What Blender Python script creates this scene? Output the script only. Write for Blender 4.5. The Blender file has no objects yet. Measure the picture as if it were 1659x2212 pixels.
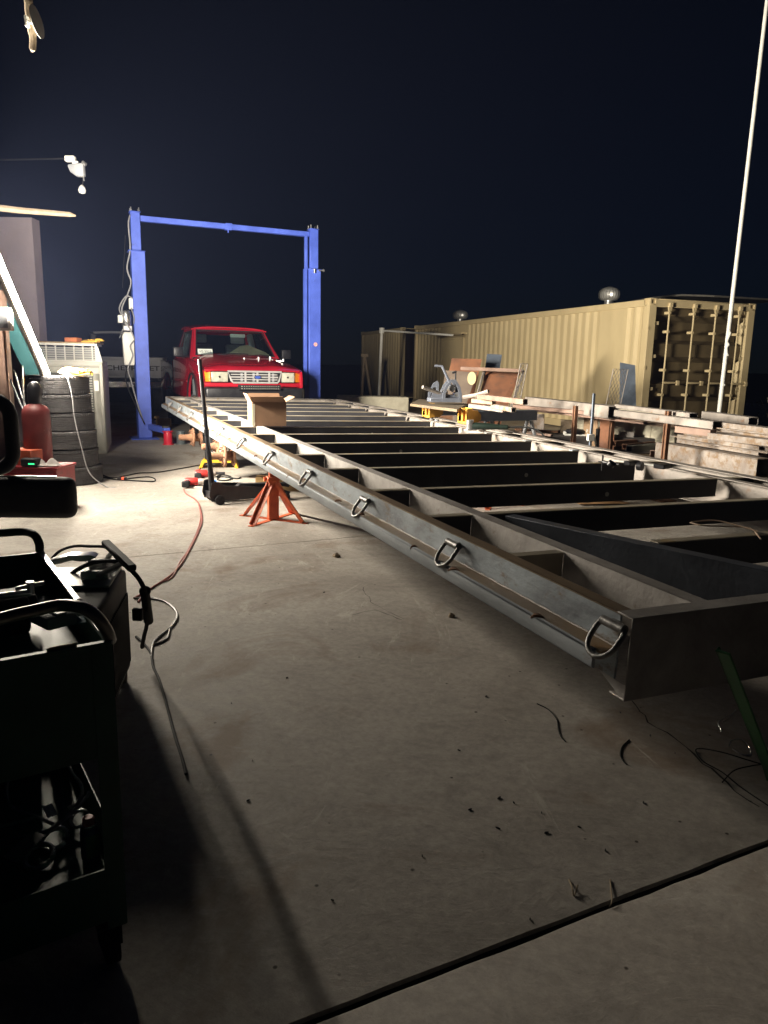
import bpy, bmesh, math, random
from mathutils import Vector, Matrix
random.seed(7)
sc = bpy.context.scene
COL = sc.collection
R = math.radians
# ------------------------------------------------------------------ camera
CAM_H, PITCH, ROLL, FPX = 1.30, 0.197, 0.021, 1599.3      # FPX for a 1659 x 2212 picture
_r, _u = Vector((1, 0, 0)), Vector((0, math.sin(PITCH), math.cos(PITCH)))
FW = Vector((0, math.cos(PITCH), -math.sin(PITCH)))
RT = math.cos(ROLL)*_r + math.sin(ROLL)*_u
UP = -math.sin(ROLL)*_r + math.cos(ROLL)*_u
EYE = Vector((0, 0, CAM_H))
cd = bpy.data.cameras.new('camera'); cam = bpy.data.objects.new('camera', cd); COL.objects.link(cam)
cd.sensor_fit = 'VERTICAL'; cd.sensor_height = 36; cd.sensor_width = 27; cd.lens = FPX/2212*36
cd.clip_start = .05; cd.clip_end = 1500
cam.matrix_world = Matrix.Translation(EYE) @ Matrix((RT, UP, -FW)).transposed().to_4x4()
sc.camera = cam
# ------------------------------------------------------------------ night sky
w = bpy.data.worlds.new('World'); sc.world = w; w.use_nodes = True
nt = w.node_tree; nt.nodes.clear()
sky = nt.nodes.new('ShaderNodeTexSky'); sky.sky_type = 'NISHITA'; sky.sun_disc = False
sky.sun_elevation = R(12); sky.sun_rotation = R(200); sky.air_density = 1; sky.dust_density = .1; sky.ozone_density = 4
tint = nt.nodes.new('ShaderNodeMix'); tint.data_type = 'RGBA'; tint.blend_type = 'MULTIPLY'; tint.inputs[0].default_value = 1
tint.inputs[7].default_value = (.40, .58, 1.0, 1)
bg = nt.nodes.new('ShaderNodeBackground'); bg.inputs[1].default_value = .0006
wo = nt.nodes.new('ShaderNodeOutputWorld')
nt.links.new(sky.outputs[0], tint.inputs[6]); nt.links.new(tint.outputs[2], bg.inputs[0]); nt.links.new(bg.outputs[0], wo.inputs[0])
vs = sc.view_settings; vs.view_transform = 'Standard'; vs.look = 'None'; vs.exposure = .4; vs.gamma = 1
LAMP_W = 1000          # the LED work light is the only light in the yard
HAZE = .0007
# ------------------------------------------------------------------ helpers
def ray(px, py): return FW + RT*((px-829.5)/FPX) - UP*((py-1106)/FPX)
def Z(px, py, z=0.0):
    d = ray(px, py); return EYE + d*((z-CAM_H)/d.z)
def Y(px, py, y):
    d = ray(px, py); return EYE + d*(y/d.y)

def mk(name, c1, c2=None, scale=6, rough=.6, metal=0, bump=0, bscale=40, rust=0, rustc=(.16, .065, .03), stretch=(1, 1, 1),
       emit=None, es=1, spec=.5, coat=0, trans=0, rust_lo=None, dist=.3):
    m = bpy.data.materials.new(name); m.use_nodes = True
    n = m.node_tree; b = n.nodes['Principled BSDF']
    b.inputs['Roughness'].default_value = rough; b.inputs['Metallic'].default_value = metal
    b.inputs['Specular IOR Level'].default_value = spec
    b.inputs['Coat Weight'].default_value = coat
    b.inputs['Transmission Weight'].default_value = trans
    tc = n.nodes.new('ShaderNodeTexCoord'); mp = n.nodes.new('ShaderNodeMapping'); mp.inputs[3].default_value = stretch
    n.links.new(tc.outputs['Object'], mp.inputs[0])
    c2 = c2 or tuple(x*.72 for x in c1)
    no = n.nodes.new('ShaderNodeTexNoise'); no.inputs['Scale'].default_value = scale; no.inputs['Detail'].default_value = 7
    no.inputs['Roughness'].default_value = .62; no.inputs['Distortion'].default_value = dist
    n.links.new(mp.outputs[0], no.inputs['Vector'])
    rp = n.nodes.new('ShaderNodeValToRGB'); rp.color_ramp.elements[0].position = .32; rp.color_ramp.elements[1].position = .68
    rp.color_ramp.elements[0].color = (*c2, 1); rp.color_ramp.elements[1].color = (*c1, 1)
    n.links.new(no.outputs[0], rp.inputs[0]); out = rp.outputs[0]
    if rust:
        n2 = n.nodes.new('ShaderNodeTexNoise'); n2.inputs['Scale'].default_value = scale*1.7; n2.inputs['Detail'].default_value = 9
        n2.inputs['Roughness'].default_value = .7
        n.links.new(mp.outputs[0], n2.inputs['Vector'])
        r2 = n.nodes.new('ShaderNodeValToRGB'); r2.color_ramp.elements[0].position = .72-rust*.4; r2.color_ramp.elements[1].position = .80-rust*.3
        n.links.new(n2.outputs[0], r2.inputs[0])
        mx = n.nodes.new('ShaderNodeMix'); mx.data_type = 'RGBA'; mx.inputs[7].default_value = (*rustc, 1)
        n.links.new(r2.outputs[0], mx.inputs[0]); n.links.new(out, mx.inputs[6]); out = mx.outputs[2]
        if metal:
            mm = n.nodes.new('ShaderNodeMath'); mm.operation = 'MULTIPLY_ADD'; mm.inputs[1].default_value = -metal; mm.inputs[2].default_value = metal
            n.links.new(r2.outputs[0], mm.inputs[0]); n.links.new(mm.outputs[0], b.inputs['Metallic'])
    n.links.new(out, b.inputs['Base Color'])
    rr = n.nodes.new('ShaderNodeMapRange'); rr.inputs[3].default_value = max(.05, rough-.12); rr.inputs[4].default_value = min(1, rough+.14)
    n.links.new(no.outputs[0], rr.inputs[0]); n.links.new(rr.outputs[0], b.inputs['Roughness'])
    if bump:
        nb = n.nodes.new('ShaderNodeTexNoise'); nb.inputs['Scale'].default_value = bscale; nb.inputs['Detail'].default_value = 5
        n.links.new(mp.outputs[0], nb.inputs['Vector'])
        bp = n.nodes.new('ShaderNodeBump'); bp.inputs['Strength'].default_value = bump; bp.inputs['Distance'].default_value = .01
        n.links.new(nb.outputs[0], bp.inputs['Height']); n.links.new(bp.outputs[0], b.inputs['Normal'])
    if emit:
        b.inputs['Emission Color'].default_value = (*emit, 1); b.inputs['Emission Strength'].default_value = es
    return m

class MB:
    def __init__(s): s.v = []; s.f = []
    def add(s, vs, fs, M=None):
        k = len(s.v)
        s.v += [tuple(M @ Vector(p)) if M else tuple(p) for p in vs]; s.f += [tuple(i+k for i in f) for f in fs]; return s
    def bx(s, x0, x1, y0, y1, z0, z1, M=None):
        v = [(x, y, z) for z in (z0, z1) for y in (y0, y1) for x in (x0, x1)]
        return s.add(v, [(0, 2, 3, 1), (4, 5, 7, 6), (0, 1, 5, 4), (2, 6, 7, 3), (0, 4, 6, 2), (1, 3, 7, 5)], M)
    def box(s, c, d, M=None):
        return s.bx(c[0]-d[0]/2, c[0]+d[0]/2, c[1]-d[1]/2, c[1]+d[1]/2, c[2]-d[2]/2, c[2]+d[2]/2, M)
    def prism(s, poly, a, b, axis='y', M=None):
        n = len(poly)
        def P(p, t): return {'x': (t, p[0], p[1]), 'y': (p[0], t, p[1]), 'z': (p[0], p[1], t)}[axis]
        v = [P(p, a) for p in poly] + [P(p, b) for p in poly]
        f = [tuple(range(n)), tuple(range(2*n-1, n-1, -1))] + [(i, i+n, (i+1) % n+n, (i+1) % n) for i in range(n)]
        return s.add(v, f, M)
    def cyl(s, p0, p1, r0, r1=None, n=16, caps=True):
        return s.tube([p0, p1], [r0, r0 if r1 is None else r1], n, caps)
    def tube(s, pts, r, n=8, caps=True, closed=False):
        P = [Vector(p) for p in pts]; L = len(P); rs = r if isinstance(r, (list, tuple)) else [r]*L
        v = []; up = None
        for i, p in enumerate(P):
            if closed: t = P[(i+1) % L]-P[i-1]
            else: t = P[min(i+1, L-1)]-P[max(i-1, 0)]
            t.normalize()
            if up is None: up = Vector((0, 0, 1)) if abs(t.z) < .9 else Vector((0, 1, 0))
            a = t.cross(up).normalized(); up = a.cross(t).normalized()
            for k in range(n):
                q = 2*math.pi*k/n; v.append(p + a*math.cos(q)*rs[i] + up*math.sin(q)*rs[i])
        f = []
        for i in range(L if closed else L-1):
            j = (i+1) % L
            for k in range(n): f.append((i*n+k, i*n+(k+1) % n, j*n+(k+1) % n, j*n+k))
        if caps and not closed: f += [tuple(range(n-1, -1, -1)), tuple((L-1)*n+k for k in range(n))]
        return s.add(v, f)
    def lathe(s, prof, c=(0, 0, 0), n=28, M=None, a0=0, a1=2*math.pi):
        v = []; full = abs(a1-a0-2*math.pi) < 1e-4; m = n if full else n+1
        for k in range(m):
            q = a0+(a1-a0)*k/n
            for r, z in prof: v.append((c[0]+r*math.cos(q), c[1]+r*math.sin(q), c[2]+z))
        L = len(prof); f = []
        for k in range(n):
            j = (k+1) % m
            for i in range(L-1): f.append((k*L+i, j*L+i, j*L+i+1, k*L+i+1))
        return s.add(v, f, M)
    def grid(s, fn, nu, nv, M=None):
        v = [fn(i/nu, j/nv) for i in range(nu+1) for j in range(nv+1)]
        f = [(i*(nv+1)+j, (i+1)*(nv+1)+j, (i+1)*(nv+1)+j+1, i*(nv+1)+j+1) for i in range(nu) for j in range(nv)]
        return s.add(v, f, M)
    def build(s, name, mat, parent=None, bevel=0, seg=1, angle=38, solid=0, loc=None, rz=0):
        me = bpy.data.meshes.new(name); bm = bmesh.new()
        vs = [bm.verts.new(p) for p in s.v]
        for f in s.f:
            try: bm.faces.new([vs[i] for i in f])
            except ValueError: pass
        bmesh.ops.remove_doubles(bm, verts=bm.verts, dist=1e-5)
        bmesh.ops.recalc_face_normals(bm, faces=bm.faces)
        if solid: bmesh.ops.solidify(bm, geom=bm.faces[:], thickness=solid)
        if bevel:
            es = [e for e in bm.edges if len(e.link_faces) == 2 and e.calc_face_angle(0) > .6]
            bmesh.ops.bevel(bm, geom=es, offset=bevel, segments=seg, profile=.5, affect='EDGES', clamp_overlap=True)
        bm.to_mesh(me); bm.free()
        me.materials.append(mat)
        for p in me.polygons: p.use_smooth = True
        me.set_sharp_from_angle(angle=R(angle))
        o = bpy.data.objects.new(name, me); COL.objects.link(o)
        if parent: o.parent = parent
        if loc is not None: o.location = loc
        o.rotation_euler[2] = rz
        return o

def tag(o, label=None, cat=None, group=None, kind=None):
    if label: o['label'] = label
    if cat: o['category'] = cat
    if group: o['group'] = group
    if kind: o['kind'] = kind
    return o
def thing(name, label, cat, loc=(0, 0, 0), rz=0, group=None):
    o = bpy.data.objects.new(name, None); COL.objects.link(o); o.empty_display_size = .1
    o.location = loc; o.rotation_euler[2] = rz
    return tag(o, label, cat, group)
def dup(o, loc=None, rz=None, label=None, parent=None):
    kids = [c for c in COL.objects if c.parent == o]
    c = o.copy(); COL.objects.link(c); c.parent = parent
    if loc is not None: c.location = loc
    if rz is not None: c.rotation_euler[2] = rz
    if label: c['label'] = label
    for k in kids: dup(k, parent=c)
    return c
def struct(name, mb, mat, **k): return tag(mb.build(name, mat, **k), kind='structure')
def crv(pts, n=8):
    """Catmull-Rom through pts"""
    P = [Vector(p) for p in pts]; P = [P[0]*2-P[1]] + P + [P[-1]*2-P[-2]]; out = []
    for i in range(1, len(P)-2):
        for k in range(n):
            t = k/n; a, b, c, d = P[i-1:i+3]
            out.append(.5*((2*b)+(c-a)*t+(2*a-5*b+4*c-d)*t*t+(3*b-a-3*c+d)*t**3))
    out.append(P[-2]); return out
def letters(txt, size, depth, mat, parent, M, name='lettering', bold=0):
    cu = bpy.data.curves.new('tmp', 'FONT'); cu.body = txt; cu.size = size; cu.extrude = depth; cu.offset = bold; cu.resolution_u = 3
    cu.align_x = 'CENTER'; cu.align_y = 'CENTER'
    t = bpy.data.objects.new('tmp', cu); COL.objects.link(t)
    dg = bpy.context.evaluated_depsgraph_get(); me = bpy.data.meshes.new_from_object(t.evaluated_get(dg))
    bpy.data.objects.remove(t); bpy.data.curves.remove(cu)
    me.name = name; me.transform(M); me.materials.clear(); me.materials.append(mat)
    o = bpy.data.objects.new(name, me); COL.objects.link(o)
    if parent: o.parent = parent
    return o
FACE = Matrix.Rotation(R(90), 4, 'X')       # lays text so that it faces -Y
# ------------------------------------------------------------------ materials
steel = mk('mill_steel', (.46, .52, .57), (.20, .22, .245), 7, .5, .3, .25, 50, rust=.42, rustc=(.19, .13, .075), stretch=(1, .45, 1))
brownsteel = mk('rust_tinted_steel', (.27, .19, .11), (.15, .11, .08), 5, .55, .3, .2, 60, rust=.35, rustc=(.24, .12, .035), stretch=(1, .4, 1))
lipsteel = mk('worn_rub_steel', (.36, .39, .42), (.20, .22, .24), 6, .55, .3, .12, 60, rust=.15, rustc=(.20, .13, .08), stretch=(1, .35, 1))
steel_in = mk('grey_primer_steel', (.46, .43, .41), (.25, .23, .215), 5, .6, .2, .2, 50, rust=.26, rustc=(.18, .12, .08))
steel_top = mk('steel_flange', (.36, .33, .30), (.22, .20, .18), 7, .5, .35, .1, 60, rust=.35, rustc=(.22, .14, .06))
rusty = mk('rusty_steel', (.26, .13, .07), (.13, .065, .04), 9, .85, .1, .35, 60)
rustplate = mk('rust_plate', (.33, .14, .07), (.17, .08, .05), 4, .8, .1, .3, 50, rust=.3, rustc=(.10, .07, .055))
ibeam = mk('weathered_beam', (.35, .31, .28), (.20, .165, .145), 7, .75, .1, .3, 60, rust=.6, rustc=(.20, .13, .075), stretch=(1, .4, 1))
tubegrey = mk('grey_tube_steel', (.37, .33, .30), (.20, .18, .165), 4, .6, .25, .2, 60, rust=.34, rustc=(.22, .13, .08))
tubebrown = mk('brown_tube_steel', (.30, .20, .16), (.17, .11, .085), 5, .6, .25, .15, 60)
zinc = mk('bright_steel', (.62, .62, .62), (.42, .42, .42), 12, .3, .85, .05)
black = mk('black_plastic', (.018, .018, .02), (.01, .01, .012), 20, .62, 0, .05, 90, spec=.3)
blackm = mk('black_metal', (.03, .03, .034), (.015, .015, .018), 12, .35, .3, .05)
rubber = mk('tyre_rubber', (.05, .048, .05), (.025, .024, .025), 14, .8, 0, .35, 60)
orange = mk('orange_paint', (.62, .12, .035), (.42, .075, .025), 10, .5, 0, .1, 60, rust=.14)
redpaint = mk('red_truck_paint', (.42, .012, .028), (.33, .009, .02), 2, .22, .0, 0, coat=.6)
redtool = mk('red_plastic', (.50, .03, .025), (.32, .015, .015), 12, .4)
redbox = mk('red_tool_paint', (.28, .022, .03), (.18, .014, .02), 8, .4, rust=.05)
redcyl = mk('red_oxide_cylinder', (.19, .03, .03), (.11, .018, .018), 5, .55, rust=.15, rustc=(.20, .16, .13))
bluepaint = mk('blue_lift_paint', (.075, .13, .58), (.045, .08, .38), 3, .45, 0, .1, 50, rust=.22, rustc=(.035, .05, .16))
chrome = mk('chrome', (.72, .72, .73), (.55, .55, .56), 10, .16, 1)
greyplastic = mk('grey_plastic', (.30, .31, .33), (.22, .23, .25), 8, .5)
silverpaint = mk('pale_truck_paint', (.50, .50, .52), (.38, .38, .41), 2, .35)
letterm = mk('dark_lettering', (.05, .05, .055), None, 8, .6)
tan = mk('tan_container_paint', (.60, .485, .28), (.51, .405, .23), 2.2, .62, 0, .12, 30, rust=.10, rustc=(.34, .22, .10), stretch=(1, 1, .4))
tanshade = mk('tan_door_shaded', (.13, .095, .045), (.08, .058, .028), 2.5, .75, 0, .15, 30)  # container tan darkened: the shadow on the doors is put into the colour
alum = mk('aluminium', (.75, .74, .72), (.6, .6, .58), 6, .25, .95)
cream = mk('cream_enamel', (.37, .36, .32), (.29, .285, .25), 5, .45, rust=.04)
louver = mk('dark_coil', (.07, .075, .075), (.04, .042, .042), 6, .5)
cardboard = mk('cardboard', (.25, .145, .085), (.19, .11, .065), 5, .85, 0, .1, 50)
wood = mk('timber', (.42, .29, .13), (.28, .18, .075), 5, .75, 0, .2, 60, stretch=(.15, 1, 1))
woodold = mk('old_timber', (.36, .29, .20), (.22, .16, .11), 8, .85, 0, .35, 50)
block = mk('concrete_block', (.62, .58, .46), (.48, .44, .34), 6, .9, 0, .4, 70)
yellow = mk('yellow_paint', (.72, .42, .03), (.58, .32, .02), 8, .45)
yelbr = mk('yellow_bracket', (.75, .40, .06), (.60, .30, .04), 9, .5)
green = mk('green_cart_paint', (.03, .11, .075), (.018, .07, .05), 6, .45)
greenbar = mk('green_paint', (.06, .22, .08), (.03, .13, .05), 14, .4, 0, .15, 60, stretch=(1, 1, .3))
teal = mk('teal_paint', (.02, .09, .10), (.012, .06, .07), 5, .6)
cablered = mk('red_cable', (.34, .10, .08), (.20, .06, .05), 20, .55)
cableblk = mk('black_cable', (.015, .015, .015), None, 20, .75, spec=.2)
cablegrey = mk('grey_cable', (.25, .25, .26), None, 20, .5)
white = mk('white_paint', (.75, .74, .70), (.62, .61, .57), 6, .5)
paper = mk('paper', (.70, .76, .72), (.62, .68, .64), 10, .8)
amber = mk('amber_lens', (.85, .30, .02), (.70, .20, .01), 25, .2)
lens = mk('headlamp_lens', (.62, .60, .50), (.40, .39, .33), 14, .12, .2)
skin_seat = mk('grey_seat_cloth', (.16, .17, .19), (.10, .11, .12), 20, .9)
shade = mk('pale_sunshade', (.55, .50, .33), (.42, .38, .25), 6, .7)
glass = bpy.data.materials.new('window_glass'); glass.use_nodes = True
_b = glass.node_tree.nodes['Principled BSDF']; _b.inputs['Base Color'].default_value = (.75, .85, .85, 1)
_b.inputs['Roughness'].default_value = .02; _b.inputs['Transmission Weight'].default_value = 1; _b.inputs['IOR'].default_value = 1.08
steelblue = mk('blue_grey_steel', (.20, .24, .31), (.14, .17, .22), 8, .5, .3, .1)
benderm = mk('bender_enamel', (.15, .165, .205), (.10, .11, .14), 8, .45, .2)
wallm = mk('mauve_stucco_wall', (.30, .25, .27), (.25, .21, .23), 3, .9, 0, .3, 40)
leafm = mk('leaf', (.07, .10, .03), (.04, .06, .02), 8, .6)
blueband = mk('blue_plastic', (.02, .14, .55), None, 8, .35)
# concrete
con = bpy.data.materials.new('concrete_floor'); con.use_nodes = True
def _concrete(m):
    n = m.node_tree; N = n.nodes.new; L = n.links.new; b = n.nodes['Principled BSDF']
    tc = N('ShaderNodeTexCoord')
    def noise(sc_, det, rg=.6, st=(1, 1, 1), rot=0, dist=0):
        mp = N('ShaderNodeMapping'); mp.inputs[3].default_value = st; mp.inputs[2].default_value = (0, 0, rot); L(tc.outputs['Object'], mp.inputs[0])
        q = N('ShaderNodeTexNoise'); q.inputs['Scale'].default_value = sc_; q.inputs['Detail'].default_value = det
        q.inputs['Roughness'].default_value = rg; q.inputs['Distortion'].default_value = dist; L(mp.outputs[0], q.inputs['Vector']); return q.outputs[0]
    def ramp(x, stops):
        r = N('ShaderNodeValToRGB'); e = r.color_ramp.elements
        while len(e) < len(stops): e.new(.5)
        for i, (p, c) in enumerate(stops): e[i].position = p; e[i].color = (*c, 1) if isinstance(c, tuple) else (c, c, c, 1)
        L(x, r.inputs[0]); return r.outputs[0]
    def mix(a, b_, f, mode='MIX'):
        x = N('ShaderNodeMix'); x.data_type = 'RGBA'; x.blend_type = mode
        for s, val in ((0, f), (6, a), (7, b_)):
            if hasattr(val, 'links'): L(val, x.inputs[s])
            else: x.inputs[s].default_value = val if s == 0 else (*val, 1)
        return x.outputs[2]
    big = noise(.55, 6, .62, dist=.6); c = ramp(big, [(.30, (.230, .203, .178)), (.5, (.345, .315, .282)), (.68, (.45, .42, .38))])
    streak = noise(3.2, 9, .74, (.75, 1.25, 1), R(-20), 2.2); c = mix(c, ramp(streak, [(.28, .66), (.5, 1.0), (.72, 1.2)]), .7, 'MULTIPLY')
    fine = noise(30, 8, .78, (1, 1, 1), R(30)); c = mix(c, ramp(fine, [(.3, .66), (.62, 1.1)]), .8, 'MULTIPLY')
    st = noise(1.3, 7, .66, dist=1.0); c = mix(c, (.17, .115, .075), ramp(st, [(.54, 0.), (.68, .7)])); st2 = noise(.8, 9, .72, (1.4, .8, 1), R(60), 3.); c = mix(c, (.12, .105, .10), ramp(st2, [(.60, 0.), (.70, .5)])); sw = noise(4, 6, .65, (.5, 1.4, 1), R(75), 4.); c = mix(c, (.47, .44, .40), ramp(sw, [(.60, 0.), (.70, .3)]))
    vt = N('ShaderNodeTexVoronoi'); vt.inputs['Scale'].default_value = 9; L(tc.outputs['Object'], vt.inputs['Vector'])
    sp = ramp(vt.outputs['Distance'], [(.035, 1.), (.06, 0.)]); c = mix(c, (.06, .05, .04), sp)
    scr = noise(2.2, 10, .8, (1.2, .35, 1), R(35), 2.5); c = mix(c, (.52, .49, .44), ramp(scr, [(.585, 0.), (.66, .6)]))
    L(c, b.inputs['Base Color'])
    L(ramp(streak, [(.3, .62), (.7, .85)]), b.inputs['Roughness']); b.inputs['Specular IOR Level'].default_value = .35
    bp = N('ShaderNodeBump'); bp.inputs['Strength'].default_value = .35; bp.inputs['Distance'].default_value = .012
    hh = N('ShaderNodeMath'); hh.operation = 'ADD'; L(fine, hh.inputs[0]); L(streak, hh.inputs[1]); L(hh.outputs[0], bp.inputs['Height'])
    L(bp.outputs[0], b.inputs['Normal'])
_concrete(con)
dirt = mk('dark_dirt', (.07, .06, .045), (.04, .035, .028), 1.5, .95, 0, .5, 20)
jointm = mk('joint_dirt', (.02, .018, .015), None, 10, .95)
# ------------------------------------------------------------------ ground: concrete slab with real joints
ang = R(26.2); JD = Vector((math.cos(ang), math.sin(ang), 0)); JN = Vector((-math.sin(ang), math.cos(ang), 0))
g = MB()
joints = [(-2.67, .008), (1.19, .017), (5.045, .008), (8.9, .006), (12.76, .006), (16.6, .006)]
ts = [-18] + [x*.5 for x in range(-16, -3)] + [x*.09 for x in range(-22, 45)] + [x*.5+4.2 for x in range(16)] + [28]
rows = []
def gp(t, nn, z): p = JD*t+JN*nn; return (p.x, p.y, z)
edges = [[gp(t, -12, 0) for t in ts]]
for off, wd in joints:
    ja = [random.uniform(-1, 1) for _ in ts]; jb = [random.uniform(-1, 1) for _ in ts]
    k = .0035 if off == 1.19 else .0012
    a = [gp(t, off-wd/2-abs(x)*k*1.5, 0) for t, x in zip(ts, ja)]; a2 = [gp(t, off-wd/2+.0025, -.018) for t in ts]
    b2 = [gp(t, off+wd/2-.0025, -.018) for t in ts]; b1 = [gp(t, off+wd/2+abs(x)*k, 0) for t, x in zip(ts, jb)]
    if off == 1.19: edges.append([gp(t, off-wd/2-abs(x)*k*1.5-.007, 0) for t, x in zip(ts, ja)]); a = [(p_[0], p_[1], -.0035) for p_ in a]
    edges += [a, a2, b2, b1]
edges.append([gp(t, 24, 0) for t in ts])
v = [p for r_ in edges for p in r_]; n_ = len(ts)
g.add(v, [(i*n_+j, i*n_+j+1, (i+1)*n_+j+1, (i+1)*n_+j) for i in range(len(edges)-1) for j in range(n_-1)])
struct('ground_slab', g, con)
for off, wd in joints:
    g = MB(); L2_ = []
    for t in ts: L2_ += [gp(t, off-wd/2, -.010+random.uniform(-.003, .003)), gp(t, off+wd/2, -.010)]
    g.add(L2_, [(2*i, 2*i+1, 2*i+3, 2*i+2) for i in range(len(ts)-1)]); struct('joint_filler', g, jointm)
g = MB(); g.bx(-400, 400, -60, 700, -.9, -.03); struct('ground', g, dirt)
# a crack running from under the frame, a patch outline
def strip(name, pts, wd, mat, z=.0035):
    s = MB(); P = [Vector(p) for p in pts]; L_ = []; 
    for i, p in enumerate(P):
        t = (P[min(i+1, len(P)-1)]-P[max(i-1, 0)]).normalized(); nrm = Vector((-t.y, t.x, 0)); q = wd*random.uniform(.4, 1.3)
        L_ += [(p.x+nrm.x*q/2, p.y+nrm.y*q/2, z), (p.x-nrm.x*q/2, p.y-nrm.y*q/2, z)]
    s.add(L_, [(2*i, 2*i+1, 2*i+3, 2*i+2) for i in range(len(P)-1)]); return struct(name, s, mat)
def jag(pix, step=.04, amp=.008):
    P = [Z(*p) for p in pix]; out = []
    for a, b in zip(P, P[1:]):
        k = max(2, int((b-a).length/step))
        out += [a.lerp(b, i/k)+Vector((random.uniform(-amp, amp), random.uniform(-amp, amp), 0)) for i in range(k)]
    return out+[P[-1]]
strip('ground_crack', jag([(1365, 1517), (1400, 1560), (1460, 1600), (1520, 1650), (1590, 1710), (1640, 1745)]), .007, jointm)
strip('ground_crack', jag([(757, 1330), (812, 1318), (870, 1341)]), .004, jointm)
strip('ground_crack', jag([(783, 1270), (801, 1302), (872, 1338)]), .003, jointm)

# ------------------------------------------------------------------ LED work light (the only lamp)
led = bpy.data.materials.new('led_strip'); led.use_nodes = True
_b = led.node_tree.nodes['Principled BSDF']; _b.inputs['Emission Color'].default_value = (1, .90, .74, 1); _b.inputs['Emission Strength'].default_value = 450
LB = Y(99, 808, 7.62); LT0 = Y(0, 578, 6.45); LD = (LT0-LB).normalized(); LLEN = 2.35; LT = LB+LD*LLEN
lt = thing('led_work_light', 'glowing long tube work light leaning on top of the tyre stack', 'work light', LB)
nrm = Vector((.88, .55, .5)); nrm = (nrm-LD*nrm.dot(LD)).normalized(); sd = LD.cross(nrm).normalized()
Mx = Matrix((-sd, nrm, LD)).transposed().to_4x4()
h_ = MB(); h_.bx(-.066, .066, -.04, -.0195, 0, LLEN, Mx); h_.bx(-.055, .055, -.05, .012, -.02, 0, Mx); h_.bx(-.055, .055, -.05, .012, LLEN, LLEN+.02, Mx)
h_.build('housing', white, lt)
t_ = MB(); pf = [(.066*math.cos(R(q)), -.019+.058*math.sin(R(q))) for q in range(0, 181, 15)]
t_.prism(pf, .002, LLEN-.002, 'z', Mx); t_.build('diffuser', led, lt)
ld = bpy.data.lights.new('tube_light', 'AREA'); ld.shape = 'RECTANGLE'; ld.size = .09; ld.size_y = LLEN; ld.energy = LAMP_W; ld.color = (1, .91, .75); ld.spread = R(160)
lo = bpy.data.objects.new('tube_light', ld); COL.objects.link(lo); lo.parent = lt
lo.matrix_local = Matrix.Translation(LD*(LLEN/2)+nrm*.055) @ Matrix((-sd, LD, -nrm)).transposed().to_4x4()
# ------------------------------------------------------------------ the trailer frame
TO = Vector((.70, 1.957, .622)); ta, tp, rho = .404, .011, -.014; TL, TW, TA = 10.5, 2.87, .31
tw = Vector((math.cos(ta)*math.cos(rho), math.sin(ta)*math.cos(rho), math.sin(rho)))
tu = Vector((-math.sin(ta)*math.cos(tp), math.cos(ta)*math.cos(tp), math.sin(tp))); tu = (tu-tw*tu.dot(tw)).normalized()
tz = tw.cross(tu)
tr = thing('trailer_frame', 'long bare steel trailer frame with cross beams and a row of lashing rings', 'trailer frame')
tr.matrix_world = Matrix.Translation(TO) @ Matrix((tw, tu, tz)).transposed().to_4x4()
TMX = tr.matrix_world.copy()
def T3(x, y, z=0): return TMX @ Vector((x, y, z))
def chan(y0, y1, x, side, h=.20, fl=.055, t=.007, axis='y'):
    """C channel along axis; web at x, flanges towards side"""
    a, b = x, x+side*t; c = x+side*fl
    poly = [(a, 0), (c, 0), (c, -t), (b, -t), (b, -h+t), (c, -h+t), (c, -h), (a, -h)]
    return MB().prism(poly, y0, y1, axis)
# left outer rail: rust tinted top flange, blue grey web, brown ledge and worn rub lip outside
Y0 = .055
o = MB(); o.prism([(0, -.0075), (.007, -.0075), (.007, -.200), (.0, -.200)], Y0, TL, 'y'); web = o.build('rail_web', steel, tr)
o = MB(); o.prism([(-.0015, 0), (.052, 0), (.052, -.007), (-.0015, -.007)], .01, TL, 'y'); o.build('top_flange', brownsteel, tr, bevel=.0015)
o = MB(); o.prism([(-.0005, -.103), (-.058, -.110), (-.058, -.117), (-.0005, -.110)], Y0, TL-.02, 'y'); o.build('ledge', brownsteel, tr)
o = MB(); o.prism([(-.056, -.1095), (-.064, -.1105), (-.068, -.114), (-.0695, -.120), (-.0695, -.162), (-.066, -.168), (-.056, -.168), (-.0575, -.1185)], Y0+.02, TL-.02, 'y')
o.build('rub_rail', lipsteel, tr, bevel=.001)
o = MB(); nn = 260; o.tube([(-.0035, Y0+k*(TL-.1)/nn, -.1035+random.uniform(-.0015, .0015)) for k in range(nn)], [random.uniform(.0018, .0046) for k in range(nn)], 6)
o.build('weld_bead', tubegrey, tr)
o = MB(); o.tube([(-.0585, Y0+.02+k*(TL-.1)/nn, -.1100) for k in range(nn)], [random.uniform(.0006, .0022) for k in range(nn)], 5); o.build('worn_edge', tubegrey, tr)
ws0 = None
for k in range(20):
    y = .45+k*.48+random.uniform(-.12, .12)
    if ws0 is None:
        o = MB(); o.tube([(-.050, -.022, -.109), (-.058, -.008, -.107), (-.064, .006, -.110), (-.069, .020, -.122)], [.003, .008, .0075, .003], 7); ws0 = o.build('weld_spot', rusty, tr); ws0.location = (0, y, 0)
    else: c = dup(ws0, (0, y, 0), parent=tr); c.scale = (1, random.uniform(.6, 1.5), random.uniform(.7, 1.1))
chan(0.01, TL, TA-.03, 1, .20, .062).build('main_beam', steel_in, tr, bevel=.0015)
chan(0.01, TL, TW-TA+.03, -1, .20, .062).build('main_beam', tubegrey, tr, bevel=.0015)
chan(0.01, TL, TW, -1, .19, .095).build('side_rail', tubegrey, tr, bevel=.0015)
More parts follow.
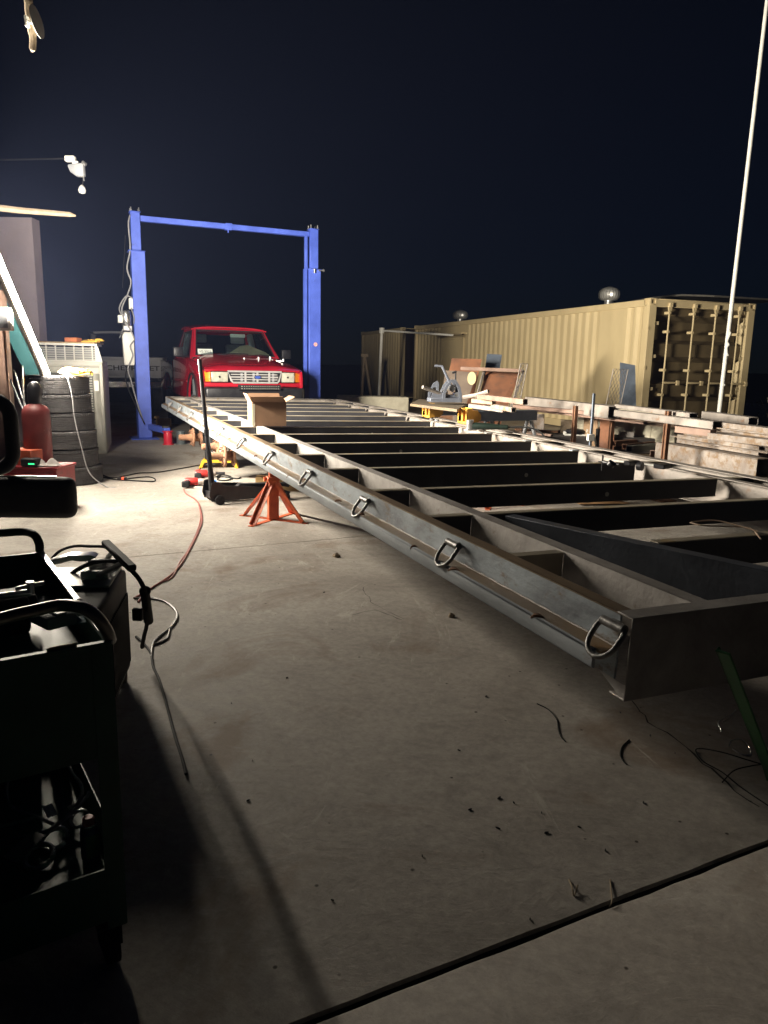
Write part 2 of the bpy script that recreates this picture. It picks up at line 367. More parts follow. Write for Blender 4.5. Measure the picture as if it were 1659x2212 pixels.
o = MB(); o.prism([(TW+.001, -.01), (TW+.055, -.02), (TW+.062, -.07), (TW+.055, -.08), (TW+.001, -.08)], .03, TL-.02, 'y'); o.build('rub_rail', tubegrey, tr, bevel=.002)
def cross(y, x0, x1, h=.19, zt=-.008, fl=.045, side=1):
    t = .006
    poly = [(y, zt), (y+side*fl, zt), (y+side*fl, zt-t), (y+side*t, zt-t), (y+side*t, zt-h+t), (y+side*fl, zt-h+t), (y+side*fl, zt-h), (y, zt-h)]
    return MB().prism(poly, x0, x1, 'x')
# end beams
cross(0, -.004, TW+.004, .25, .002, .065).build('end_beam', steel_in, tr, bevel=.0015)
o = MB(); o.add([(.0, .008, -.201), (.0, .12, -.201), (.0, .008, -.249), (.008, .008, -.201), (.008, .12, -.201), (.008, .008, -.249)], [(0, 1, 2), (3, 5, 4), (0, 3, 4, 1), (1, 4, 5, 2), (0, 2, 5, 3)]); o.build('gusset', steel_in, tr)
cross(TL, -.004, TW+.004, .22, .002, .065, -1).build('end_beam', steel_top, tr, bevel=.0015)
ys = [1.40, 2.08, 2.86, 3.55]; 
while ys[-1] < TL-.9: ys.append(ys[-1]+.70)
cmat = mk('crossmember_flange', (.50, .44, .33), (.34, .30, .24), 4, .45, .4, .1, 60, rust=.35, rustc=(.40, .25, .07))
webm = mk('shaded_web_black', (.045, .045, .052), (.028, .028, .032), 5, .55, .3, .1, 60)  # dark steel, with the shade of the backlit webs put into its colour
for i, y in enumerate(ys):
    if y > TL-.3: break
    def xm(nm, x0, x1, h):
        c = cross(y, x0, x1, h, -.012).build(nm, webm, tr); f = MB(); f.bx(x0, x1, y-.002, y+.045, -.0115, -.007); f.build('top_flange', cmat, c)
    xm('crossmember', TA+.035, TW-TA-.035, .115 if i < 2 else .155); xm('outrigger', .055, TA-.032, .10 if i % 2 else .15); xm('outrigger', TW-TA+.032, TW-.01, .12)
cross(.70, .055, TA-.032, .10).build('outrigger', cmat, tr)
# drawbar beams of the coupling inside the near bays
def beam2(p, q, h=.20, wd=.07, zt=-.012):
    d = (Vector(q)-Vector(p)); L_ = d.length; a = math.atan2(d.y, d.x)
    M_ = Matrix.Translation(Vector((*p, zt))) @ Matrix.Rotation(a, 4, 'Z')
    t = .007; m = MB(); m.prism([(-wd/2, 0), (wd/2, 0), (wd/2, -t), (-wd/2+t, -t), (-wd/2+t, -h+t), (wd/2, -h+t), (wd/2, -h), (-wd/2, -h)], 0, L_, 'x', M_); return m
_i = TMX.inverted()
def TP(px, py, z=-.012):      # a point of the frame's top plane
    d = ray(px, py); a = _i @ EYE; b = (_i.to_3x3() @ d); k = (z-a.z)/b.z; p = a+b*k; return (p.x, p.y)
q1 = TP(1100, 1112); q2 = TP(1659, 1229)
dq = Vector(q2)-Vector(q1); q2e = (q1[0]+dq.x*(TW/2-q1[0])/dq.x, q1[1]+dq.y*(TW/2-q1[0])/dq.x)
if q2e[1] < .08: kk = (q1[1]-.08)/(q1[1]-q2e[1]); q2e = (q1[0]+(q2e[0]-q1[0])*kk, .08)
dbar = mk('dark_blue_grey_steel', (.10, .115, .145), (.055, .062, .08), 5, .5, .3, .15, 50, rust=.1)
beam2(q1, q2e, .19).build('drawbar', dbar, tr, bevel=.0015)
beam2((TW-q1[0], q1[1]), (TW-q2e[0], q2e[1]), .19).build('drawbar', dbar, tr, bevel=.0015)
ya = TP(1409, 1174)[1]; yb = TP(1659, 1155)[1]; y = (ya+yb)/2; xa = q1[0]+(q2e[0]-q1[0])*(q1[1]-y)/(q1[1]-q2e[1])+.05
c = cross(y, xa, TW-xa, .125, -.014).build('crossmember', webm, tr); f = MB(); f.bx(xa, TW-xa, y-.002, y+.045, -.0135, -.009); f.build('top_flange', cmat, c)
# lashing rings on the left rail
def ring():
    r = MB(); r.cyl((-.018, -.046, 0), (-.018, .046, 0), .0145, n=16); r.bx(-.018, 0, -.022, .022, -.010, .011)
    pts = []
    hw, hl = .054, .105
    sw = R(36)
    for k in range(0, 15):
        a = math.pi*k/14; px_, pz_ = hw*math.cos(a)*(1 if abs(math.cos(a)) > .99 else 1), -hl+.055-.055*math.sin(a)
        pts.append((px_, pz_))
    pts = [(hw*.9, 0.0), (hw, -.02)] + pts[0:] + [(-hw, -.02), (-hw*.9, 0.0)]
    m = MB(); m.tube([(-.018+pz_*math.sin(sw), px_, pz_*math.cos(sw)) for px_, pz_ in pts], .0080, 10); return r, m
ringm = mk('dark_forged_steel', (.26, .25, .24), (.10, .097, .095), 30, .42, .5, .15, 80)
rb, rm = ring(); first = None
for k in range(11):
    y = .06+k*.965
    if y > TL-.05: break
    if first is None:
        b_ = rb.build('ring_bracket', ringm, tr); m_ = rm.build('lashing_ring', ringm, b_); b_.location = (0, y, -.036); first = b_
    else:
        c = dup(first, (0, y, -.036), parent=tr)
    # scale handled by real size
# small clips and holes
for y, x in ((2.86, 1.55), (2.08, 1.62), (4.25, 1.2), (5.65, 1.5)):
    h_ = MB(); h_.lathe([(0, 0), (.014, 0), (.014, .004), (0, .004)], (0, 0, 0), 16, Matrix.Translation((x, y-.001, -.08)) @ Matrix.Rotation(R(90), 4, 'X')); h_.build('punched_hole', cream, tr)
for y in (2.86, 3.55, 4.25, 4.95):
    c = MB(); c.bx(TW-TA-.10, TW-TA-.02, y+.0, y+.05, -.006, .0); c.build('tab_plate', steel, tr)
# triple axles with rusty hubs
def axle(y, inset, drum):
    zc = -.33; a = MB(); a.cyl((.25, y, zc), (TW-.25, y, zc), .042, n=14); a.bx(.28, .35, y-.22, y+.22, zc+.05, zc+.065); a.bx(TW-.35, TW-.28, y-.22, y+.22, zc+.05, zc+.065)
    a.bx(.29, .34, y+.2, y+.23, zc+.06, -.19); a.bx(.29, .34, y-.23, y-.2, zc+.06, -.19)
    ax = a.build('axle', rusty, tr)
    for s in (0, 1):
        RM = Matrix.Translation((inset if s == 0 else TW-inset, y, zc)) @ Matrix.Rotation(R(-90 if s == 0 else 90), 4, 'Y')
        h = MB(); h.lathe([(0, .17), (.03, .17), (.035, .16), (.038, .06), (.055, .02), (.11, .01), (.115, 0), (.11, -.01), (.05, -.02), (.05, -.08)], n=24, M=RM)
        h.lathe([(.0, -.08), (.10, -.08), (.102, -.10), (0, -.10)], n=24, M=RM)
        for k in range(8):
            q = 2*math.pi*k/8; h.cyl(RM @ Vector((.085*math.cos(q), .085*math.sin(q), .005)), RM @ Vector((.085*math.cos(q), .085*math.sin(q), .04)), .007, n=6)
        h.build('hub', rusty, ax)
        if drum:
            h = MB(); h.lathe([(.05, .0), (.15, -.005), (.16, -.02), (.162, -.09), (.15, -.10), (.04, -.10)], n=36, M=RM); h.build('brake_drum', steel_in, ax)
axle(5.95, .02, False); axle(6.75, .10, True); axle(7.70, -.02, False)

# ------------------------------------------------------------------ jack stands
def jack_stand(name, label, loc, rz, colh=.36, tot=.49):
    t = thing(name, label, 'jack stand', loc, rz, 'orange jack stands under the trailer')
    c = MB(); c.box((0, 0, colh/2+.004), (.085, .085, colh)); c.bx(-.05, .05, -.05, .05, colh-.03, colh+.004); c.build('column', orange, t, bevel=.005)
    c = MB(); c.box((0, 0, (tot+colh-.1)/2), (.062, .062, tot-colh+.1)); c.bx(-.055, .055, -.035, .035, tot-.012, tot+.004); c.build('ratchet_post', orange, t, bevel=.004)
    c = MB(); c.cyl((-.06, 0, colh-.015), (.06, 0, colh-.015), .011); c.cyl((-.075, 0, colh-.015), (-.058, 0, colh-.015), .019); c.build('pin', orange, t)
    for k in range(4):
        a = R(45+90*k); d = Vector((math.cos(a), math.sin(a), 0)); e = d*.29
        l = MB(); p0 = d*.03+Vector((0, 0, colh-.05)); p1 = e+Vector((0, 0, .006))
        ax = (p1-p0).normalized(); sdv = Vector((-d.y, d.x, 0)); nn = ax.cross(sdv)
        Ml = Matrix.Translation(p0) @ Matrix((sdv, nn, ax)).transposed().to_4x4(); LL = (p1-p0).length
        l.bx(-.026, .026, -.003, .003, 0, LL, Ml); l.bx(-.026, -.020, -.0, .026, 0, LL, Ml)
        l.build('leg', orange, t)
        f = MB(); Mf = Matrix.Rotation(a, 4, 'Z'); f.bx(.02, .33, -.022, .022, 0, .006, Mf); f.build('foot_strap', orange, t)
    return t
p = Z(590, 1122); jack_stand('jack_stand', 'orange jack stand under the near side rail, beside the black floor jack', (p.x, p.y, 0), R(20), .36, .445)
p = Z(1032, 1092); jack_stand('jack_stand', 'orange jack stand seen through the frame under the far side', (p.x+.12, p.y+.1, 0), R(35), .30, .40)

# ------------------------------------------------------------------ floor jack
p0 = Z(470, 1086); p1 = Z(790, 1062); d = (p1-p0); a = math.atan2(d.y, d.x)
fj = thing('floor_jack', 'black floor jack with its long handle standing upright', 'floor jack', (p0.x, p0.y+.04, 0), a)
b = MB()
for s in (-.115, .115):
    b.prism([(-.10, .03), (-.12, .09), (-.10, .20), (-.03, .21), (.02, .17), (.25, .155), (.60, .10), (.68, .07), (.66, .035), (.10, .03)], s-.004, s+.004, 'y')
b.bx(-.09, -.05, -.115, .115, .04, .10); b.cyl((.30, -.12, .10), (.30, .12, .10), .015); b.cyl((.62, -.14, .05), (.62, .14, .05), .012)
b.build('frame', blackm, fj, bevel=.003)
b = MB(); b.bx(0, .28, -.05, .05, .06, .13); b.cyl((.05, 0, .10), (.30, 0, .09), .04); b.build('hydraulic_unit', blackm, fj, bevel=.006)
b = MB(); b.prism([(.15, .12), (.60, .12), (.70, .10), (.70, .125), (.60, .15), (.20, .165)], -.035, .035, 'y'); b.build('lift_arm', blackm, fj, bevel=.004)
b = MB(); b.lathe([(0, .12), (.05, .12), (.055, .145), (.045, .15), (0, .14)], (.69, 0, 0), 20); b.build('saddle', blackm, fj)
for x, y_, r_ in ((-.03, -.14, .045), (-.03, .14, .045), (.62, -.15, .035), (.62, .15, .035)):
    b = MB(); b.cyl((x, y_-.02, r_), (x, y_+.02, r_), r_, n=20); b.cyl((x, y_-.024, r_), (x, y_+.024, r_), r_*.35, n=12); b.build('wheel', black, fj, bevel=.004)
hb = Vector((-.06, 0, .17)); wtop = Y(431, 776, p0.y+.02); Mi = (Matrix.Translation((p0.x, p0.y+.04, 0)) @ Matrix.Rotation(a, 4, 'Z')).inverted(); ht = Mi @ wtop
b = MB(); dd = (ht-hb).normalized(); b.cyl(hb-dd*.06, hb+dd*.12, .03, .026); b.build('handle_socket', blackm, fj)
b = MB(); m1 = hb.lerp(ht, .42); b.cyl(hb, m1, .024, .023); b.cyl(m1-dd*.02, m1+dd*.03, .026); b.cyl(m1, ht, .0195, .0175); b.build('handle', blackm, fj)

# timber baulk, tools, cables on the floor beside it
p0 = Z(550, 1072); p1 = Z(935, 1078)
p0 = Z(552, 1060); p1 = p0+Vector((1.75, .12, 0)); d = p1-p0
b = MB(); b.bx(0, d.length, 0, .14, 0, .14); tag(b.build('timber_beam', wood, bevel=.004, loc=(p0.x, p0.y, 0), rz=math.atan2(d.y, d.x)), 'square timber baulk lying behind the orange jack stand', 'timber')
def gun(name, label, loc, rz, band):
    t = thing(name, label, 'power tool', loc, rz)
    b = MB(); b.lathe([(0, 0), (.035, .0), (.042, .02), (.042, .12), (.03, .14), (0, .14)], n=20, M=Matrix.Translation((0, 0, .045)) @ Matrix.Rotation(R(90), 4, 'Y')); b.build('motor_body', redtool, t)
    b = MB(); b.lathe([(.03, .14), (.036, .15), (.028, .22), (.02, .23), (0, .23)], n=18, M=Matrix.Translation((0, 0, .045)) @ Matrix.Rotation(R(90), 4, 'Y')); b.build('gear_case', tubegrey, t)
    b = MB(); b.lathe([(0, .225), (.016, .23), (.016, .33), (0, .33)], n=14, M=Matrix.Translation((0, 0, .045)) @ Matrix.Rotation(R(90), 4, 'Y')); b.build('spindle', band, t)
    b = MB(); b.bx(.01, .06, -.17, -.02, .02, .065); b.bx(0, .075, -.20, -.16, .012, .075); b.build('grip', black, t, bevel=.008)
    return t
p = Z(398, 1050); gun('impact_wrench', 'red and grey power tool with a blue spindle lying on the floor by the jack', (p.x, p.y+.03, 0), R(5), blueband)
p = Z(408, 1036); gun('power_drill', 'second red power tool lying just behind the one with the blue spindle', (p.x+.03, p.y+.16, 0), R(12), blackm)
def cable(name, label, pix, r, mat, n=8, z=None, cat='cable', extra=None):
    pts = [Z(x, y, r) for x, y in pix]
    if extra: pts = extra(pts)
    m = MB(); m.tube(crv(pts, n), r, 8); o_ = m.build(name, mat); return tag(o_, label, cat)
cable('extension_cord', 'dark red cord running from the power tool across the floor to the welder',
      [(396, 1056), (402, 1066), (425, 1082), (433, 1100), (436, 1125), (428, 1150), (408, 1190), (390, 1220), (365, 1245), (330, 1268), (318, 1275), (290, 1292)], .006, cablered)
cable('extension_cord', 'dark red cord doubled beside the one from the power tool', [(402, 1067), (424, 1080), (431, 1098), (433, 1120), (424, 1152), (404, 1192), (388, 1215), (372, 1246), (340, 1262), (316, 1278), (298, 1300)], .005, cablered)
cable('power_cable', 'black cable running from the tyre stack past the spools to the jack', [(212, 1022), (240, 1032), (270, 1028), (300, 1022), (340, 1020), (390, 1012), (440, 1003), (468, 996)], .007, cableblk)
cable('power_cable', 'looped black cable lying in the round shadow of the tyre stack', [(212, 1028), (250, 1036), (285, 1038), (330, 1040), (334, 1034), (318, 1030), (285, 1033), (262, 1037)], .007, cableblk)
t = thing('cable_connector', 'red glowing plug joining two cables beside the tyre stack', 'plug', tuple(Z(264, 1038)))
b = MB(); b.cyl((-.05, 0, .02), (.05, 0, .02), .017); b.build('plug_body', black, t, bevel=.003)
b = MB(); b.cyl((-.0, 0, .02), (.022, 0, .02), .0185); b.build('collar', mk('plug_glow', (.6, .06, .02), None, 8, .4, emit=(1, .08, .02), es=1.2), t)
cable('coiled_cable', 'black cable end coiled on the floor behind the floor jack', [(466, 1030), (478, 1026), (495, 1028), (500, 1034), (486, 1038), (470, 1036), (474, 1030), (492, 1031), (512, 1034), (520, 1031)], .008, cableblk)
cable('extension_cord', 'dark cord from the red tool up to the yellow machine', [(410, 1040), (425, 1028), (430, 1014), (440, 1008), (452, 1004)], .006, cablered)

# yellow machine seen between the hubs
p = Z(470, 1012)
ym = thing('yellow_floor_machine', 'yellow and black machine standing behind the rusty hubs', 'floor machine', (p.x, p.y+.1, 0), R(8))
b = MB(); b.prism([(-.20, 0), (-.24, .0), (-.20, .10), (.20, .10), (.24, 0), (.20, 0), (.17, .07), (-.17, .07)], -.1, .14, 'y'); b.build('base', yellow, ym, bevel=.004)
b = MB(); b.bx(-.17, .17, -.06, .12, .10, .40); b.build('body', black, ym, bevel=.02, seg=2)
b = MB(); b.bx(-.15, .02, -.07, .12, .395, .52); b.build('top_panel', yellow, ym, bevel=.01)
letters('17', .055, .002, letterm, ym, Matrix.Translation((-.06, -.073, .47)) @ FACE)
letters('GSI', .10, .002, white, ym, Matrix.Translation((-.09, -.063, .26)) @ FACE)
letters('24YTZ', .055, .002, white, ym, Matrix.Translation((-.07, -.063, .18)) @ FACE)

# spools
def spool(name, label, px, mat):
    p = Z(*px); t = thing(name, label, 'spool', (p.x, p.y+.06, 0), 0, 'wire spools on the floor')
    b = MB(); b.lathe([(0, .0), (.085, 0), (.085, .012), (.064, .014), (.058, .10), (.064, .196), (.085, .198), (.085, .21), (.02, .21), (.02, .20), (0, .20)], n=28); b.build('reel', mat, t)
    b = MB(); b.lathe([(.066, .02), (.068, .03), (.066, .18), (.064, .19)], n=28); b.build('wound_wire', mat, t)
spool('wire_spool', 'bright red spool standing on the floor under the lift post', (361, 961), mk('red_spool', (.60, .02, .05), None, 8, .4))
spool('wire_spool', 'dark grey spool standing to the right of the red one', (389, 960), mk('grey_spool', (.10, .12, .13), None, 8, .4))

# open cardboard box on the frame
bp_ = TP(585, 921, 0); t = thing('cardboard_box', 'open brown cardboard box standing on the trailer frame', 'cardboard box', T3(bp_[0], bp_[1]+.16, .001), ta-R(4))
W_, D_, H_ = .335, .30, .235
b = MB()
b.bx(-W_/2, W_/2, -D_/2, -D_/2+.005, 0, H_); b.bx(-W_/2, W_/2, D_/2-.005, D_/2, 0, H_); b.bx(-W_/2, -W_/2+.005, -D_/2+.006, D_/2-.006, 0, H_); b.bx(W_/2-.005, W_/2, -D_/2+.006, D_/2-.006, 0, H_); b.bx(-W_/2+.006, W_/2-.006, -D_/2+.006, D_/2-.006, 0, .005)
b.build('carton', cardboard, t)
def flap(x0, y0, x1, y1, ox, oy, oz, nm='flap'):
    b = MB(); b.add([(x0, y0, H_), (x1, y1, H_), (x1*.94+ox, y1*.94+oy, H_+oz), (x0*.94+ox, y0*.94+oy, H_+oz)], [(0, 1, 2, 3)]); b.build(nm, cardboard, t, solid=.004)
flap(-W_/2, -D_/2, W_/2, -D_/2, -.035, -.06, .055); flap(-W_/2, D_/2, W_/2, D_/2, 0, .03, .07)
flap(W_/2, -D_/2, W_/2, D_/2, .10, 0, .05); flap(-W_/2, -D_/2, -W_/2, D_/2, -.05, 0, .075)
b = MB(); b.bx(-W_/2-.001, -W_/2+.025, -D_/2-.0015, -D_/2, 0, H_-.02); b.build('tape', mk('packing_tape', (.62, .58, .45), None, 6, .3), t)
# wire lying over a crossmember
def frame_wire(pts, name, label):
    P = [T3(*TP(x, y, 0), .004+dz) for x, y, dz in pts]; m = MB(); m.tube(crv(P, 8), .0035, 6); tag(m.build(name, mk('bare_wire', (.45, .33, .24), None, 10, .5)), label, 'wire')
frame_wire([(1490, 1131, 0), (1520, 1137, .0), (1570, 1139, 0), (1620, 1143, 0), (1645, 1157, -.02)], 'loose_wire', 'thin bare wire lying across the frame at the right edge')
frame_wire([(1493, 1130, .0), (1540, 1133, .015), (1590, 1141, .01), (1638, 1150, 0)], 'loose_wire', 'second thin wire arching just over the bare wire at the right edge')
# ------------------------------------------------------------------ two post lift
LP = Vector((-4.037, 12.364, 0)); RP = Vector((-1.339, 13.585, 0)); lw = (RP-LP).length; la = math.atan2((RP-LP).y, (RP-LP).x)
lf = thing('vehicle_lift', 'tall blue two post vehicle lift standing over the red pickup', 'vehicle lift', LP, la)
def rectube(m, cx, cy, sx, sy, z0, z1): return m.bx(cx-sx/2, cx+sx/2, cy-sy/2, cy+sy/2, z0, z1)
for i, x in enumerate((0, lw)):
    c = MB(); rectube(c, x, 0, .145, .17, 2.9, 3.56); c.bx(x-.085, x+.085, -.1, .1, 3.56, 3.575)
    c.build('upper_column', bluepaint, lf, bevel=.006)
    c = MB(); zt = 2.98 if i == 0 else 2.90; rectube(c, x+(.015 if i == 0 else 0), 0, .215, .25, .02, zt); c.bx(x-.13, x+.13, -.14, .14, zt-.012, zt+.004); c.bx(x-.22, x+.22, -.25, .25, 0, .02)
    c.build('column', bluepaint, lf, bevel=.008)
    for k, (bx_, by_) in enumerate(((-.06, -.07), (.06, -.07), (.06, .07), (-.06, .07))):
        b = MB(); b.cyl((x+bx_, by_, 3.575), (x+bx_, by_, 3.635), .008, n=8); b.cyl((x+bx_, by_, 3.585), (x+bx_, by_, 3.60), .016, n=6); b.build('top_bolt', zinc, lf)
    s = 1 if i == 0 else -1
    for yy, ang_ in ((-.1, -78), (.1, 78)):
        b = MB(); M_ = Matrix.Translation((x+s*.1, yy, .20)) @ Matrix.Rotation(R(ang_ if s == 1 else 180-ang_), 4, 'Z'); b.bx(0, .78, -.05, .05, -.045, .045, M_)
        ar = b.build('lift_arm', bluepaint, lf, bevel=.006); b = MB(); b.lathe([(0, .045), (.06, .045), (.06, .07), (0, .07)], (.72, 0, 0), 20, M_); b.build('lift_pad', rubber, ar)
c = MB(); c.bx(.075, lw-.075, -.045, .045, 3.44, 3.525); c.build('overhead_beam', bluepaint, lf, bevel=.006)
c = MB(); c.bx(lw/2-.05, lw/2+.06, -.05, .05, 3.43, 3.535); c.cyl((lw/2, 0, 3.39), (lw/2, 0, 3.44), .012); c.build('beam_splice', bluepaint, lf, bevel=.003)
c = MB(); c.bx(lw-.165, lw-.115, -.06, -.01, 2.9, 3.46); c.build('cable_duct', bluepaint, lf, bevel=.004)
c = MB(); c.bx(lw-.185, lw-.13, -.09, -.01, .9, 2.9); c.build('cable_duct', bluepaint, lf, bevel=.006)
c = MB(); c.cyl((lw+.06, -.13, 2.88), (lw+.17, -.13, 2.89), .012); c.cyl((lw+.14, -.13, 2.88), (lw+.16, -.13, 2.89), .025); c.cyl((lw-.02, -.15, 2.83), (lw-.02, -.15, 2.90), .018); c.build('locking_pin', zinc, lf)
c = MB(); c.lathe([(0, 0), (.035, 0), (.035, .004), (0, .004)], n=16, M=Matrix.Translation((lw+.01, -.126, 1.62)) @ Matrix.Rotation(R(90), 4, 'X')); c.build('round_sticker', mk('pale_sticker', (.7, .45, .45), (.6, .2, .2), 30), lf)
# power unit on the outside of the left column
c = MB(); c.lathe([(0, 0), (.07, 0), (.08, .02), (.08, .20), (.07, .23), (.03, .245), (0, .245)], (-.20, -.06, 1.82), 24); 
pu = c.build('pump_motor', alum, lf); c = MB(); c.bx(-.33, -.26, -.12, -.02, 1.86, 1.98); c.build('switch_box', white, pu, bevel=.006)
c = MB(); c.bx(-.15, -.09, -.10, .0, 2.08, 2.25); c.build('junction_box', white, lf, bevel=.006)
c = MB(); c.bx(-.26, -.12, -.12, .0, 1.74, 1.82); c.cyl((-.26, -.06, 1.77), (-.32, -.08, 1.62), .008); c.build('valve_block', zinc, lf, bevel=.01)
c = MB(); c.prism([(-.27, 1.20), (-.11, 1.20), (-.10, 1.66), (-.13, 1.72), (-.25, 1.72), (-.28, 1.66)], -.14, .02, 'y'); c.build('oil_tank', white, lf, bevel=.012, seg=2)
def hose(pts, r, mat, nm='hydraulic_hose'):
    m = MB(); m.tube(crv(pts, 8), r, 8); m.build(nm, mat, lf)
pb = Z(350, 925); t = MB(); t.bx(-.12, .10, -.06, .06, 0, .17); t.bx(-.20, -.125, -.05, .05, .03, .22); tag(t.build('timber_block', wood, bevel=.006, loc=(pb.x, pb.y+.25, 0), rz=R(8)), 'short timber blocks on the floor at the foot of the left lift post', 'timber block')
hose([(-.08, -.09, 3.5), (-.11, -.12, 3.35), (-.10, -.12, 3.0), (-.16, -.13, 2.7), (-.11, -.12, 2.5), (-.17, -.12, 2.3), (-.26, -.12, 2.1), (-.25, -.14, 1.95), (-.14, -.15, 1.72), (-.10, -.16, 1.62)], .012, cablegrey)
hose([(-.10, -.14, 2.25), (-.2, -.14, 2.27), (-.30, -.12, 2.1), (-.28, -.12, 1.98)], .011, cablegrey)
hose([(-.13, -.15, 2.1), (-.09, -.15, 1.95), (-.1, -.15, 1.85)], .008, cablegrey)
hose([(-.1, -.16, 1.6), (-.17, -.17, 1.5), (-.14, -.17, 1.35), (-.22, -.18, 1.15), (-.18, -.17, .95), (-.10, -.16, .6), (-.02, -.16, .3)], .011, cablegrey)
hose([(-.23, -.17, 1.2), (-.26, -.17, 1.0), (-.22, -.17, .8), (-.10, -.17, .5), (.0, -.17, .25)], .009, cableblk)
hose([(-.16, -.1, 3.2), (-.2, -.1, 2.8), (-.24, -.1, 2.4)], .005, cableblk, 'cable')

# ------------------------------------------------------------------ red pickup truck on the lift
rt = thing('red_pickup', 'red pickup truck with amber corner lamps and a light bar, parked on the blue lift', 'pickup truck', (-2.195, 12.40, 0), .425)
def sidewall(x0, x1):
    top = [(.0, 1.02), (.03, 1.14), (.10, 1.17), (.7, 1.26), (1.25, 1.32), (2.92, 1.33)]
    def arch(cy, r, a0=0, a1=180): return [(cy-r*math.cos(R(a)), .62+r*math.sin(R(a))*1.02) for a in range(a0, a1+1, 15)]
    bot = [(2.92, .66), (1.36, .62)] + arch(.88, .45)[::-1] + [(.0, .86)]
    m = MB(); m.prism(top+bot, x0, x1, 'x'); return m
for s in (-1, 1):
    sidewall(s*.80, s*.85).build('body_side', redpaint, rt, bevel=.012, seg=2)
    m = MB(); m.prism([(2.96, 1.28), (4.7, 1.28), (4.7, .72), (4.15, .68), (4.08, .9), (3.9, 1.03), (3.65, 1.05), (3.42, .98), (3.28, .8), (3.24, .68), (2.96, .66)], s*.79, s*.85, 'x'); m.build('bed_side', redpaint, rt, bevel=.012, seg=2)
    m = MB(); m.tube([(s*.855, .88-.455*math.cos(R(a)), .62+.462*math.sin(R(a))) for a in range(0, 181, 12)], .016, 6); m.build('wheel_arch_lip', black, rt)
    m = MB(); m.bx(s*.852-.006, s*.852+.006, 1.38, 2.9, .92, .95); m.build('side_moulding', redpaint, rt)
# bonnet: crowned grid, cowl, front shoulders
def hood(u, v):
    x = -.80+1.6*v; y = .015+1.23*u; k = abs(x/.80)
    z = 1.175+.225*u**.8 - .085*k**3.5*(.35+.65*u) - .07*max(0, .06-u)/.06*(.5)
    if .30 < k < .86: z += .012*math.sin(math.pi*(k-.30)/.56)
    return (x*(1-.02*(1-u)), y, z)
m = MB(); m.grid(hood, 24, 26); m.build('bonnet', redpaint, rt, solid=-.012, angle=60)
m = MB(); m.bx(-.80, .80, .02, .06, 1.135, 1.165); m.bx(-.84, .84, .015, .06, .885, .955); m.build('front_panel', redpaint, rt, bevel=.01, seg=2)
m = MB(); m.grid(lambda u, v: (-.78+1.56*v, 1.20+.12*u, 1.385-.03*abs(2*v-1)**2), 2, 12); m.build('cowl', black, rt, solid=.01)
# cab
def sx_(z): return .815-(z-1.32)*.30
def wy(z): return 1.24+(z-1.36)*1.02
def side_ring(s):
    O_ = [(1.20, 1.32), (1.83, 1.885), (2.72, 1.895), (2.94, 1.32)]; I_ = [(1.38, 1.35), (1.86, 1.825), (2.62, 1.83), (2.72, 1.35)]
    P = lambda p: (s*sx_(p[1]), p[0], p[1])
    m = MB(); v = [P(p) for p in O_]+[P(p) for p in I_]; m.add(v, [(i, (i+1) % 4, (i+1) % 4+4, i+4) for i in range(4)]); return m, [P(p) for p in I_]
for s in (-1, 1):
    m, I_ = side_ring(s); m.build('door_frame', redpaint, rt, solid=.045*(1 if s < 0 else 1), bevel=.008)
    m = MB(); m.add([(x-s*.02, y, z) for x, y, z in I_], [(0, 1, 2, 3)]); m.build('side_window', glass, rt, solid=.004)
    m = MB(); m.tube([(s*(sx_(z)-.006), y, z) for y, z in ((1.40, 1.36), (1.865, 1.815), (2.61, 1.82), (2.70, 1.36))], .012, 6, closed=True); m.build('window_seal', black, rt)
    m = MB(); m.bx(s*.82-.02, s*.82+.10*s, 1.42, 1.47, 1.36, 1.38) if s > 0 else m.bx(-.92, -.80, 1.42, 1.47, 1.36, 1.38)
    m.bx(min(s*.90, s*1.06), max(s*.90, s*1.06), 1.38, 1.48, 1.36, 1.52); mi = m.build('door_mirror', blackm, rt, bevel=.02, seg=2)
O_ = [(-.775, 1.36), (-.64, 1.885), (.64, 1.885), (.775, 1.36)]; I_ = [(-.70, 1.40), (-.60, 1.83), (.60, 1.83), (.70, 1.40)]
P_ = lambda p, o=0: (p[0], wy(p[1])+o-.05*(1-(p[0]/.8)**2), p[1])
m = MB(); v = [P_(p) for p in O_]+[P_(p) for p in I_]; m.add(v, [(i, (i+1) % 4, (i+1) % 4+4, i+4) for i in range(4)]); m.build('windscreen_frame', redpaint, rt, solid=.03, bevel=.006)
def ws(u, v):
    z = 1.39+.445*u; hw_ = .71-.105*u; x = -hw_+2*hw_*v; return (x, wy(z)+.012-.05*(1-(x/.8)**2), z)
m = MB(); m.grid(ws, 6, 12); m.build('windscreen', glass, rt, solid=.004)
m = MB(); m.tube([P_((x, z), -.006) for x, z in ((-.705, 1.395), (-.605, 1.835), (0, 1.838), (.605, 1.835), (.705, 1.395), (0, 1.39))], .013, 6, closed=True); m.build('windscreen_seal', black, rt)
def roof(u, v):
    x = -.69+1.38*v; k = abs(x/.69); return (x, 1.735+1.06*u, 1.887+.055*math.sin(math.pi*min(1, u*.85))-.05*k**4)
m = MB(); m.grid(roof, 10, 20); m.build('roof', redpaint, rt, solid=-.02, angle=60)
O_ = [(-.80, 1.33), (-.63, 1.90), (.63, 1.90), (.80, 1.33)]; I_ = [(-.60, 1.45), (-.52, 1.80), (.52, 1.80), (.60, 1.45)]
m = MB(); v = [(p[0], 2.93-(p[1]-1.33)*.33, p[1]) for p in O_+I_]; m.add(v, [(i, (i+1) % 4, (i+1) % 4+4, i+4) for i in range(4)]); m.build('cab_rear', redpaint, rt, solid=.03)
